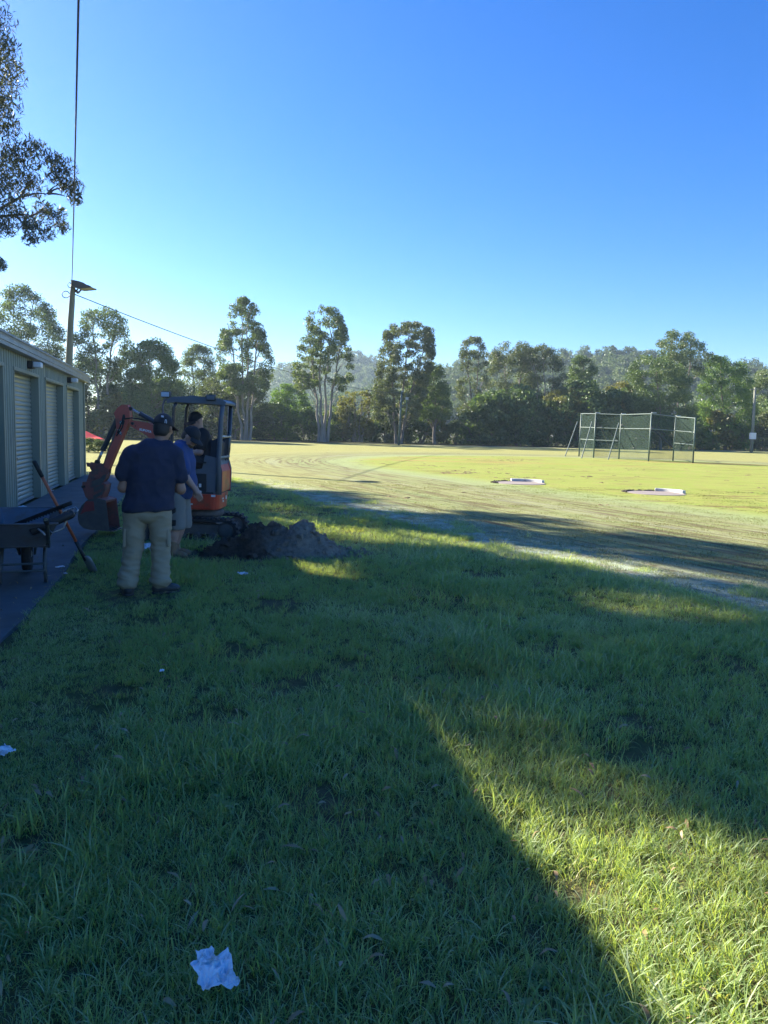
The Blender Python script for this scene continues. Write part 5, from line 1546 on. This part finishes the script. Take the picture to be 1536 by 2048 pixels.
# ================================================================== PEOPLE (one continuous body each, grown from a distance field)
class Field:
    def __init__(self, h): self.h, self.ops = h, []
    def cap(self, a, b, ra, rb=None, s=(1, 1, 1), k=.03):
        rb = ra if rb is None else rb
        a, b, s = np.array(a, float), np.array(b, float), np.array(s, float)
        def fn(P):
            q = (P - a) / s; d = (b - a) / s
            t = np.clip((q @ d) / max(1e-9, d @ d), 0, 1)
            return (np.linalg.norm(q - t[..., None] * d, axis=-1) - (ra + (rb - ra) * t)) * s.min()
        R = np.maximum(ra, rb) * s
        self.ops.append((fn, np.minimum(a, b) - R, np.maximum(a, b) + R, k, '+')); return self
    def ell(self, c, r, R=None, k=.03, op='+'):
        c, r = np.array(c, float), np.array(r, float)
        M_ = np.array(R, float) if R is not None else np.eye(3)
        def fn(P):
            q = (P - c) @ M_
            k0 = np.linalg.norm(q / r, axis=-1); k1 = np.linalg.norm(q / (r * r), axis=-1) + 1e-9
            return k0 * (k0 - 1) / k1
        e = np.abs(M_) @ r
        self.ops.append((fn, c - e, c + e, k, op)); return self
    def box(self, c, half, R=None, rnd=.01, k=.01):
        c, hf = np.array(c, float), np.array(half, float) - rnd
        M_ = np.array(R, float) if R is not None else np.eye(3)
        def fn(P):
            q = np.abs((P - c) @ M_) - hf
            return np.linalg.norm(np.maximum(q, 0), axis=-1) + np.minimum(q.max(-1), 0) - rnd
        e = np.abs(M_) @ (hf + rnd)
        self.ops.append((fn, c - e, c + e, k, '+')); return self
    def cut(self, p, n):
        p, n = np.array(p, float), np.array(n, float)
        self.ops.append((lambda P: (P - p) @ n, None, None, 0, 'cut')); return self
    def mesh(self, name, disp=None):
        h = self.h
        adds = [o for o in self.ops if o[4] == '+']
        lo = np.min([o[1] for o in adds], 0) - 4 * h; hi = np.max([o[2] for o in adds], 0) + 4 * h
        n = np.ceil((hi - lo) / h).astype(int) + 1
        D = np.full(n, 1.0, np.float32)
        ax = [lo[i] + h * np.arange(n[i]) for i in range(3)]
        for fn, a, b, k, op in self.ops:
            if a is None: sl = tuple(slice(0, m) for m in n)
            else:
                mg = k + 3 * h
                i0 = np.clip(np.floor((a - mg - lo) / h).astype(int), 0, n - 1); i1 = np.clip(np.ceil((b + mg - lo) / h).astype(int) + 1, 1, n)
                sl = tuple(slice(p, q) for p, q in zip(i0, i1))
            X, Y, Z = np.meshgrid(ax[0][sl[0]], ax[1][sl[1]], ax[2][sl[2]], indexing='ij')
            d = fn(np.stack([X, Y, Z], -1)).astype(np.float32)
            o = D[sl]
            if op == 'cut': D[sl] = np.maximum(o, d)
            elif op == '-': D[sl] = np.maximum(o, -d)
            else:
                hh = np.maximum(k - np.abs(o - d), 0) / max(k, 1e-6)
                D[sl] = np.minimum(o, d) - hh * hh * k * 0.25
        Sg = D < 0
        c8 = sum(Sg[i:n[0] - 1 + i, j:n[1] - 1 + j, k:n[2] - 1 + k].astype(np.int8) for i in (0, 1) for j in (0, 1) for k in (0, 1))
        I = np.argwhere((c8 > 0) & (c8 < 8))
        idx = np.full(n - 1, -1, np.int64); idx[tuple(I.T)] = np.arange(len(I))
        acc = np.zeros((len(I), 3)); cnt = np.zeros(len(I))
        cs = [(i, j, k) for i in (0, 1) for j in (0, 1) for k in (0, 1)]
        for p in range(8):
            for q in range(p + 1, 8):
                if sum(abs(a - b) for a, b in zip(cs[p], cs[q])) != 1: continue
                A, B = np.array(cs[p]), np.array(cs[q])
                da, db = D[tuple((I + A).T)], D[tuple((I + B).T)]
                x = (da < 0) != (db < 0)
                t = np.where(x, da / np.where(da == db, 1, da - db), 0)
                acc += np.where(x[:, None], A + t[:, None] * (B - A), 0); cnt += x
        V = lo + h * (I + acc / np.maximum(cnt, 1)[:, None])
        Fs = []
        for axx in range(3):
            u, w = (axx + 1) % 3, (axx + 2) % 3
            s0 = [slice(None)] * 3; s1 = [slice(None)] * 3
            s0[axx] = slice(0, -1); s1[axx] = slice(1, None)
            a, b = Sg[tuple(s0)], Sg[tuple(s1)]
            E_ = np.argwhere(a != b)
            E_ = E_[(E_[:, u] > 0) & (E_[:, w] > 0) & (E_[:, u] < n[u] - 1) & (E_[:, w] < n[w] - 1)]
            du = np.zeros(3, int); du[u] = 1; dw = np.zeros(3, int); dw[w] = 1
            q = np.stack([idx[tuple((E_ - du - dw).T)], idx[tuple((E_ - dw).T)], idx[tuple(E_.T)], idx[tuple((E_ - du).T)]], 1)
            f = a[tuple(E_.T)]
            q[~f] = q[~f][:, ::-1]
            Fs.append(q)
        F = np.concatenate(Fs); F = F[(F >= 0).all(1)]
        me = np_mesh(name, V, F, 4)
        if disp:
            nr = np.zeros(len(V) * 3, np.float32); me.vertex_normals.foreach_get('vector', nr); nr = nr.reshape(-1, 3)
            dd = np.array([disp(*p) for p in V])
            me.vertices.foreach_set('co', (V + nr * dd[:, None]).astype(np.float32).ravel()); me.update()
        return me
def rotm(right, fwd, up): return np.array([right, fwd, up]).T
def head_axes(yaw, pitch, roll=0.0):
    """yaw>0 turns to the left, pitch>0 looks down"""
    R = Matrix.Rotation(yaw, 3, 'Z') @ Matrix.Rotation(-pitch, 3, 'X') @ Matrix.Rotation(roll, 3, 'Y')
    return np.array(R)
def add_hand(f, wrist, dirv, palm, thumb_side, curl=.5, s=1.0):
    d = np.array(dirv, float); d /= np.linalg.norm(d)
    p = np.array(palm, float); p -= d * (p @ d); p /= np.linalg.norm(p)
    t = np.cross(d, p) * thumb_side
    w = np.array(wrist, float)
    f.cap(w, w + d * .045 * s, .024 * s, .030 * s, k=.02)
    for i, (off, ln) in enumerate(((.030, .074), (.010, .082), (-.010, .077), (-.029, .060))):
        b = w + d * .020 * s + t * off * .6 * s; kn = w + d * .088 * s + t * off * s
        f.cap(b, kn, .013 * s, .0115 * s, k=.012)
        a, q = 0.0, kn
        for j, fr in enumerate((.45, .32, .23)):
            a += curl * (.55 + .12 * i * .3) * (1.0 if j else .8)
            e = q + (d * math.cos(a) + p * math.sin(a)) * ln * fr * s
            f.cap(q, e, (.0098 - .0009 * j) * s, (.0090 - .0009 * j) * s, k=.004); q = e
    q = w + d * .025 * s + t * .022 * s
    e = q + (d * .55 + t * .75 + p * .25) * .042 * s; f.cap(q, e, .0135 * s, .0115 * s, k=.01)
    e2 = e + (d * .85 + t * .25 + p * .45) * .030 * s; f.cap(e, e2, .0112 * s, .0095 * s, k=.006)
    f.cap(e2, e2 + (d * .85 + p * .5) * .022 * s, .0095 * s, .0080 * s, k=.005)
def add_head(f, c, R, s=1.0, jaw=1.0):
    c = np.array(c, float); X, Y, Z = R[:, 0], R[:, 1], R[:, 2]
    P = lambda x, y, z: c + (X * x + Y * y + Z * z) * s
    f.ell(c + Z * .018 * s, np.array([.077, .097, .100]) * s, R, k=.03)
    f.ell(P(0, .022, -.055), np.array([.062 * jaw, .072, .066]) * s, R, k=.04)
    f.ell(P(0, .070, -.088), np.array([.030, .024, .022]) * s, R, k=.03)          # chin
    f.cap(P(0, .092, .018), P(0, .112, -.020), .010 * s, .0145 * s, k=.014)        # nose
    f.ell(P(0, .108, -.022), np.array([.018, .012, .010]) * s, R, k=.008)
    f.cap(P(-.04, .082, .030), P(.04, .082, .030), .013 * s, k=.02)                # brow
    for q in (-1, 1):
        f.ell(P(q * .031, .0975, .008), np.array([.015, .008, .009]) * s, R, k=.006)      # eyelids
        f.ell(P(q * .046, .070, -.022), np.array([.026, .024, .022]) * s, R, k=.02)       # cheeks
        f.ell(P(q * .080, -.006, -.008), np.array([.010, .020, .033]) * s, R, k=.008)     # ears
        f.ell(P(q * .087, -.010, -.002), np.array([.006, .024, .024]) * s, R, k=.004)
    f.cap(P(-.022, .091, -.054), P(.022, .091, -.054), .0085 * s, k=.008)          # lips
    f.cap(P(-.019, .089, -.064), P(.019, .089, -.064), .0085 * s, k=.006)
def fold(a, fx, fz, sd):
    return lambda x, y, z: a * (mnoise.noise((x * fx, y * fx, z * fz + sd)) * .65 + (1 - 2 * abs(mnoise.noise((x * fx * 1.7 + 5, y * fx * 1.7, z * fz * 1.6 + sd)))) * .35)
def cap_hat(parent, c, R, mat, s=1.0, brim=True, name='cap'):
    c = np.array(c, float); X, Y, Z = R[:, 0], R[:, 1], R[:, 2]
    P = lambda x, y, z: c + (X * x + Y * y + Z * z) * s
    f = Field(.006)
    f.ell(P(0, -.002, .022), np.array([.091, .112, .114]) * s, R, k=.01)
    f.cut(P(0, 0, .012), -(Z * .97 + Y * .10))
    o = link_mesh(name, f.mesh(name), mat, parent, True)
    b = MB(); V = []
    n = 12
    for j in range(5):
        for i in range(n + 1):
            a = (i / n - .5) * 2.3; g = j / 4
            r = .105 + .085 * g * max(0, math.cos(a * .78))
            x, y = r * .86 * math.sin(a), r * math.cos(a)
            V.append(P(x, y - .002, .030 - .018 * g - .9 * x * x - .010 * g * g))
    F = [(j * (n + 1) + i, j * (n + 1) + i + 1, (j + 1) * (n + 1) + i + 1, (j + 1) * (n + 1) + i) for j in range(4) for i in range(n)]
    br = b.add(V, F).build('brim', mat, o, True)
    sd = br.modifiers.new('thickness', 'SOLIDIFY'); sd.thickness = .005; sd.offset = 0
    bt = MB().lathe([(.0, .0), (.008, .0), (.007, .004), (.002, .006)], 10, P(0, -.002, .135), Matrix([list(r) for r in R])).build('button', mat, o)
    return o, P
def boots(parent, ankle, toe, mat, sole, r=1.0, name='boot'):
    a = np.array(ankle, float); t = np.array([toe[0], toe[1], 0], float); t /= np.linalg.norm(t)
    g = np.array([a[0], a[1], 0])
    f = Field(.007)
    f.cap(a + np.array([0, 0, .10]), g + np.array([0, 0, .07]) , .052 * r, .056 * r, k=.03)
    f.cap(g - t * .035 + np.array([0, 0, .050]), g + t * .10 + np.array([0, 0, .048]), .045 * r, .046 * r, k=.03)
    f.ell(g + t * .145 + np.array([0, 0, .042]), (.050 * r, .050 * r, .038), k=.03)
    f.cut((0, 0, .014), (0, 0, -1))
    o = link_mesh(name, f.mesh(name, fold(.003, 25, 40, 2)), mat, parent, True)
    s = Field(.007)
    s.cap(g - t * .035 + np.array([0, 0, .012]), g + t * .145 + np.array([0, 0, .012]), .05 * r, .054 * r, (1, 1, .35), k=.01)
    s.cut((0, 0, .002), (0, 0, -1))
    link_mesh('sole', s.mesh('sole'), sole, o, True)
    return o

M_skin = pmat('skin_tan', (0.36, 0.19, 0.125), (0.31, 0.155, 0.10), 14, 0.5, bump=.05, bscale=120, bdist=.001)
M_skin2 = pmat('skin_fair', (0.47, 0.27, 0.20), (0.42, 0.225, 0.165), 14, 0.5, bump=.05, bscale=120, bdist=.001)
M_skin3 = pmat('skin_ruddy', (0.44, 0.25, 0.18), (0.38, 0.20, 0.145), 14, 0.5, bump=.05, bscale=120, bdist=.001)
M_hair = pmat('dark_hair', (0.018, 0.014, 0.012), (0.03, 0.024, 0.02), 60, 0.6, bump=.5, bscale=200)
M_hair2 = pmat('brown_hair', (0.10, 0.065, 0.04), (0.065, 0.042, 0.028), 60, 0.6, bump=.5, bscale=200)
M_navy = pmat('navy_cotton', (0.016, 0.024, 0.055), (0.012, 0.019, 0.044), 5, 0.85, bump=.15, bscale=300, bdist=.001)
M_blue = pmat('blue_cotton', (0.030, 0.068, 0.20), (0.024, 0.056, 0.165), 5, 0.85, bump=.15, bscale=300, bdist=.001)
M_khaki = pmat('khaki_twill', (0.345, 0.285, 0.195), (0.295, 0.245, 0.165), 4, 0.85, bump=.15, bscale=300, bdist=.001, dirt=(.29, .24, .16), dscale=6)
M_stone = pmat('stone_twill', (0.23, 0.215, 0.19), (0.19, 0.18, 0.16), 4, 0.85, bump=.15, bscale=300, bdist=.001)
M_blackcloth = pmat('black_cotton', (0.014, 0.014, 0.017), (0.02, 0.02, 0.023), 6, 0.8, bump=.2, bscale=200, bdist=.001)
M_bootb = pmat('black_boot', (0.022, 0.022, 0.024), (0.04, 0.038, 0.036), 12, 0.55, dirt=(.09, .08, .065), dscale=18)
M_boott = pmat('tan_boot', (0.26, 0.145, 0.07), (0.20, 0.11, 0.055), 9, 0.65, dirt=(.14, .10, .07), dscale=14)
M_sole = pmat('boot_sole', (0.05, 0.045, 0.04), (0.075, 0.065, 0.055), 12, 0.85)
A3 = lambda *p: np.array(p, float)

def standing_man():
    g = gnd(295, 1190); root = thing('person', 'man seen from behind in a navy polo shirt, khaki trousers and black cap', 'person', (g.x, g.y, gz(g.x, g.y) + .004), math.radians(14))
    R = head_axes(math.radians(-22), .16, .04)
    hc = (.150, .065, 1.610)
    LS, RS, LE, RE, LW, RW = (-.145, .02, 1.345), (.262, .03, 1.350), (-.218, .02, 1.035), (.315, .03, 1.02), (-.06, .25, 1.03), (.19, .28, 1.03)
    LH, RH, LK, RK, LA, RA = (-.10, 0, .86), (.115, 0, .86), (-.130, .02, .46), (.125, .025, .46), (-.180, -.01, .10), (.12, .01, .10)
    b = Field(.008)
    b.cap((.01, 0, .90), (.055, .01, 1.28), .15, .16, (1.15, .72, 1), k=.06).cap((-.10, .01, 1.36), (.22, .02, 1.37), .075, k=.05)
    b.cap((.10, .02, 1.38), (.140, .045, 1.53), .062, .057, k=.04)
    add_head(b, hc, R)
    for S_, E_, W_, t in ((LS, LE, LW, 1), (RS, RE, RW, -1)):
        b.cap(S_, E_, .055, .045, k=.03).cap(E_, W_, .046, .031, k=.02)
        add_hand(b, W_, (0.75 * t, .55, .25), (0.2 * t, .3, -1), t, .7)
    for H_, K_, A_ in ((LH, LK, LA), (RH, RK, RA)):
        b.cap(H_, K_, .085, .058, k=.04).cap(K_, A_, .056, .038, k=.03)
        b.cap(A_, (A_[0], A_[1] + .1, .05), .035, .03, k=.03)
    link_mesh('body', b.mesh('body'), M_skin, root, True)
    s = Field(.008)
    s.cap((.020, 0, .90), (.05, .01, 1.14), .208, .195, (1.06, .74, 1), k=.05).cap((.05, .01, 1.14), (.06, .015, 1.30), .195, .188, (1.03, .72, 1), k=.05)
    s.cap((-.115, .015, 1.345), (.232, .025, 1.350), .078, k=.06).cap((.02, .015, 1.395), (.19, .03, 1.40), .078, .072, k=.06)
    s.ell((.115, .03, 1.455), (.075, .072, .035), k=.03)
    s.cap(LS, A3(*LE) + A3(.006, 0, .13), .074, .070, k=.03).cap(RS, A3(*RE) + A3(-.006, 0, .13), .074, .070, k=.03)
    s.cap((-.06, 0, .84), (.09, 0, .84), .150, s=(1, 1, 1), k=.05).cap((-.06, 0, .76), (.09, 0, .76), .154, s=(1, 1, 1), k=.04)
    s.cut((0, 0, .825), (.06, 0, -1))
    sh = link_mesh('polo_shirt', s.mesh('polo_shirt', lambda x, y, z: fold(.007, 4, 5, 1)(x, y, z) + .009 * (1 - 2 * abs(mnoise.noise((x * 5 + z * 4, y * 5, z * 3 - x * 4)))) + .006 * (1 - 2 * abs(mnoise.noise((x * 9 - z * 9, y * 9, z * 7 + x * 8))))), M_navy, root, True)
    MB().tube([Vector(hc) + Vector((-.015 + .068 * math.cos(a) - .015, -.028 + .066 * math.sin(a), -.122 + .012 * math.sin(a))) for a in np.linspace(0, 2 * PI, 22, endpoint=False)], .015, 8, closed=True).build('collar', M_navy, sh, True)
    p = Field(.008)
    p.cap((-.085, 0, .86), (.110, 0, .86), .110, s=(1.0, .95, 1), k=.04)
    p.ell((.01, -.03, .82), (.200, .12, .12), k=.04)
    for H_, K_, A_ in ((LH, LK, LA), (RH, RK, RA)):
        p.cap(A3(*H_) + A3(0, -.01, -.05), K_, .112, .088, k=.015).cap(K_, A3(*A_) + A3(0, -.01, .03), .088, .076, k=.015)
        p.ell(A3(*A_) + A3(0, 0, .03), (.088, .098, .035), k=.02)
        p.ell(A3(*A_) + A3(0, .02, .10), (.085, .090, .025), k=.015)
    p.cut((0, 0, .075), (0, 0, -1)).cut((0, 0, .93), (0, 0, 1))
    def trous(x, y, z):
        k = smooth(.75, .15, z)
        return fold(.014, 5, 12, 3)(x, y, z) * (.7 + .7 * k) + .007 * (1 - 2 * abs(mnoise.noise((x * 5 + z * 9, y * 5, z * 9 - x * 6)))) + .012 * (1 - 2 * abs(mnoise.noise((x * 4, y * 4, z * 15 + x * 6)))) * smooth(.35, .12, z)
    tr = link_mesh('trousers', p.mesh('trousers', trous), M_khaki, root, True)
    for s_, x, z in ((-1, -.200, .56), (1, .196, .56)):
        MB().box((x, .0, z), (.03, .15, .18), Matrix.Rotation(-s_ * .06, 3, 'Y')).build('cargo_pocket', M_khaki, tr, bevel=.012)
    boots(root, LA, (-.25, 1), M_bootb, M_sole, 1.05); boots(root, RA, (.85, .35), M_bootb, M_sole, 1.05)
    h = Field(.007)
    h.ell(A3(*hc) + R[:, 2] * .008 - R[:, 1] * .012, (.082, .094, .092), R, k=.02).ell(A3(*hc) - R[:, 1] * .045 - R[:, 2] * .05, (.066, .05, .05), R, k=.03)
    h.cut(A3(*hc) - R[:, 1] * .002, R[:, 1])
    h.cut(A3(*hc) - R[:, 2] * .085, -R[:, 2])
    link_mesh('hair', h.mesh('hair'), M_hair, root, True)
    bd = Field(.006)
    bd.ell(A3(*hc) + R[:, 1] * .030 - R[:, 2] * .078, (.066, .074, .048), R, k=.02).cut(A3(*hc) - R[:, 2] * .045, R[:, 2])
    link_mesh('beard', bd.mesh('beard', fold(.003, 60, 60, 1)), M_hair, root, True)
    c, P = cap_hat(root, A3(*hc) + R[:, 2] * .006, R, M_blackcloth)
    # two small white emblems stitched on the back of the cap
    view = math.radians(-14) + PI
    e = MB()
    def on(a, zz):      # a point on the cap towards the viewer, a = angle about its axis
        q = P(.093 * math.cos(a), .114 * math.sin(a), 0)
        k = math.sqrt(max(0, 1 - ((zz - .022) / .114) ** 2))
        return Vector(P(.0945 * k * math.cos(a), -.002 + .1155 * k * math.sin(a), zz))
    a0 = math.radians(-90 + 30)
    for i in range(3):
        a = a0 - .30 + i * .09
        e.tube([on(a, .098), on(a + .05, .085)], .0055, 6)
    e.build('emblem', M_sticker, c)
    u_ = [(-.075, .030), (-.075, .050), (-.05, .062), (0, .064), (.05, .062), (.075, .050), (.075, .030)]
    MB().tube([on(a0 + .22 + da, z) for da, z in u_], .0030, 6).build('emblem', M_sticker, c)
standing_man()

def bending_man():
    g = gnd(355, 1114); root = thing('person', 'bearded man in a blue shirt and stone shorts bowing his head over the digger track', 'person', (g.x, g.y, gz(g.x, g.y) + .004), -PI / 2)
    R = head_axes(math.radians(-8), math.radians(38))
    hc = (0, .165, 1.515)
    LS, RS, LE, RE, LW, RW = (-.18, .05, 1.335), (.18, .055, 1.335), (-.20, .10, 1.06), (.205, .145, 1.055), (-.12, .20, .86), (.15, .262, .875)
    LH, RH, LK, RK, LA, RA = (-.09, .02, .84), (.09, .015, .84), (-.10, .05, .44), (.095, .02, .43), (-.10, -.06, .10), (.095, -.035, .10)
    b = Field(.007)
    b.cap((0, .03, .90), (0, .05, 1.26), .15, .155, (1.12, .75, 1), k=.06).cap((-.13, .05, 1.34), (.13, .05, 1.34), .072, k=.05)
    b.cap((0, .05, 1.36), (0, .125, 1.46), .064, .058, k=.04)
    add_head(b, hc, R)
    for S_, E_, W_, t in ((LS, LE, LW, 1), (RS, RE, RW, -1)):
        b.cap(S_, E_, .056, .046, k=.03).cap(E_, W_, .047, .031, k=.02)
        add_hand(b, W_, (0.0 - .05 * t, .42, -.85), (.9 * t, .1, -.1), t, .55)
    for H_, K_, A_ in ((LH, LK, LA), (RH, RK, RA)):
        b.cap(H_, K_, .085, .060, k=.04).cap(K_, A3(*K_) * .6 + A3(*A_) * .4 + A3(0, -.02, 0), .058, .060, k=.03).cap(A3(*K_) * .6 + A3(*A_) * .4 + A3(0, -.02, 0), A_, .058, .038, k=.03)
        b.cap(A_, (A_[0], A_[1] + .1, .05), .035, .03, k=.03)
    link_mesh('body', b.mesh('body'), M_skin2, root, True)
    s = Field(.008)
    s.cap((0, .055, .88), (0, .06, 1.20), .185, .180, (1.08, .86, 1), k=.06).cap((0, .06, 1.2), (0, .05, 1.32), .18, .15, (1.1, .8, 1), k=.06)
    s.ell((0, .105, .96), (.16, .13, .14), k=.06)
    s.cap((-.15, .05, 1.355), (.15, .05, 1.355), .085, k=.05).ell((0, .07, 1.42), (.075, .07, .035), k=.03)
    s.cap(LS, A3(*LE) + A3(0, 0, .06), .080, .078, k=.05).cap(RS, A3(*RE) + A3(0, 0, .06), .080, .078, k=.05)
    s.cut((0, 0, .755), (0, -.1, -1))
    sh = link_mesh('shirt', s.mesh('shirt', fold(.008, 5, 7, 2)), M_blue, root, True)
    MB().tube([Vector((.070 * math.cos(a), .088 + .070 * math.sin(a), 1.442 + .012 * math.sin(a))) for a in np.linspace(0, 2 * PI, 22, endpoint=False)], .014, 8, closed=True).build('collar', M_blue, sh, True)
    p = Field(.008)
    p.cap((-.05, .01, .84), (.05, .01, .84), .132, s=(1, 1, 1), k=.05)
    for H_, K_ in ((LH, LK), (RH, RK)):
        p.cap(H_, A3(*K_) + A3(0, .005, -.02), .108, .100, k=.015)
    p.cut((0, 0, .365), (0, 0, -1)).cut((0, 0, .92), (0, 0, 1))
    so = link_mesh('shorts', p.mesh('shorts', fold(.007, 6, 9, 4)), M_stone, root, True)
    for z, dz in ((.60, .10), (.455, .085)):
        MB().box((.185, -.005, z), (.03, .085, dz), Matrix.Rotation(.12, 3, 'Y')).build('panel', M_blackcloth, so, bevel=.01)
    boots(root, LA, (-.1, 1), M_boott, M_sole, 1.05); boots(root, RA, (.12, 1), M_boott, M_sole, 1.05)
    for A_ in (LA, RA):
        MB().lathe([(.045, -.03), (.052, -.01), (.052, .02), (.045, .035)], 16, (A_[0], A_[1], .225)).build('sock', M_stone, root, True)
    h = Field(.006)
    h.ell(A3(*hc) + R[:, 2] * .008 - R[:, 1] * .012, (.080, .092, .090), R, k=.02).ell(A3(*hc) - R[:, 1] * .045 - R[:, 2] * .045, (.064, .05, .05), R, k=.03)
    h.cut(A3(*hc) - R[:, 1] * .006, R[:, 1]).cut(A3(*hc) - R[:, 2] * .075, -R[:, 2])
    link_mesh('hair', h.mesh('hair'), M_hair2, root, True)
    bd = Field(.006)
    bd.ell(A3(*hc) + R[:, 1] * .036 - R[:, 2] * .085, (.062, .072, .050), R, k=.02).cut(A3(*hc) - R[:, 2] * .060 + R[:, 1] * .0, R[:, 2] * .9 + R[:, 1] * .1)
    link_mesh('beard', bd.mesh('beard', fold(.003, 60, 60, 1)), M_hair2, root, True)
    cap_hat(root, A3(*hc) + R[:, 2] * .006, R, M_blackcloth)
bending_man()

def seated_man():
    d = Vector((-.93, -.37))
    q = at(412, 930, 11.02)
    root = thing('person', 'operator in a black t-shirt, shorts and cap sitting under the digger canopy', 'person', (q.x, q.y, 0), math.atan2(-d.x, d.y))
    R = head_axes(math.radians(12), math.radians(24))
    hc = (0, .135, 1.715)
    LS, RS, LE, RE, LW, RW = (-.185, .07, 1.52), (.185, .07, 1.52), (-.235, .12, 1.275), (.235, .12, 1.275), (-.22, .24, 1.265), (.22, .24, 1.265)
    LH, RH, LK, RK, LA, RA = (-.10, .02, 1.10), (.10, .02, 1.10), (-.24, .34, 1.19), (.15, .36, 1.18), (-.21, .33, .80), (.13, .36, .80)
    b = Field(.008)
    b.cap((0, 0, 1.12), (0, .06, 1.44), .15, .15, (1.12, .75, 1), k=.06).cap((-.13, .07, 1.525), (.13, .07, 1.525), .07, k=.05)
    b.cap((0, .07, 1.54), (0, .115, 1.65), .062, .057, k=.04)
    add_head(b, hc, R)
    for S_, E_, W_, t in ((LS, LE, LW, 1), (RS, RE, RW, -1)):
        b.cap(S_, E_, .055, .046, k=.03).cap(E_, W_, .046, .032, k=.02)
        add_hand(b, W_, (.15 * t, .8, .1), (.7 * t, .2, -.5), t, .9)
    for H_, K_, A_ in ((LH, LK, LA), (RH, RK, RA)):
        b.cap(H_, K_, .085, .060, k=.04).cap(K_, A_, .060, .038, k=.03).cap(A_, (A_[0], A_[1] + .1, .75), .035, .03, k=.03)
    link_mesh('body', b.mesh('body'), M_skin3, root, True)
    s = Field(.008)
    s.cap((0, .01, 1.10), (0, .05, 1.42), .18, .17, (1.1, .8, 1), k=.06).cap((-.14, .07, 1.535), (.14, .07, 1.535), .084, k=.05)
    s.cap(LS, A3(*LS) * .35 + A3(*LE) * .65, .078, .076, k=.05).cap(RS, A3(*RS) * .35 + A3(*RE) * .65, .078, .076, k=.05)
    link_mesh('t_shirt', s.mesh('t_shirt', fold(.008, 5, 7, 2)), M_blackcloth, root, True)
    p = Field(.008)
    p.cap((-.06, 0, 1.11), (.06, 0, 1.11), .14, k=.05)
    for H_, K_ in ((LH, LK), (RH, RK)):
        p.cap(H_, A3(*H_) * .28 + A3(*K_) * .72, .115, .10, k=.03)
    link_mesh('shorts', p.mesh('shorts', fold(.006, 6, 9, 4)), M_blackcloth, root, True)
    for A_ in (LA, RA):
        o = boots(root, (A_[0], A_[1], .10), (0, 1), M_boott, M_sole, 1.0)
        o.location = (0, 0, .706)
    cap_hat(root, A3(*hc) + R[:, 2] * .006, R, M_blackcloth)
    X, Y, Z = R[:, 0], R[:, 1], R[:, 2]
    P = lambda x, y, z: Vector(A3(*hc) + X * x + Y * y + Z * z)
    g = MB().tube([P(-.082, .0, .012), P(-.072, .07, .012), P(-.03, .104, .010), P(.03, .104, .010), P(.072, .07, .012), P(.082, 0, .012)], .004, 6)
    for q_ in (-1, 1): g.lathe([(.002, -.003), (.022, -.003), (.022, .003), (.002, .003)], 12, P(q_ * .034, .107, .006), Matrix([list(r) for r in (R @ np.array(Matrix.Rotation(PI / 2, 3, 'X')))]))
    g.build('sunglasses', M_black, root)
seated_man()

# ================================================================== MORNING HAZE over the whole place
def build_haze():
    o = MB().box((0, 330, 32.0), (1400, 720, 70)).build('haze', [])
    o.data.materials.clear()
    t = NT('haze_air')
    v = t.n('ShaderNodeVolumePrincipled')
    v.inputs['Color'].default_value = (0.62, 0.82, 1.0, 1)
    v.inputs['Density'].default_value = HAZE
    v.inputs['Anisotropy'].default_value = 0.35
    t.l(v.outputs[0], t.out.inputs['Volume'])
    o.data.materials.append(t.m)
    o['kind'] = 'stuff'
HAZE = 0.00031
build_haze()
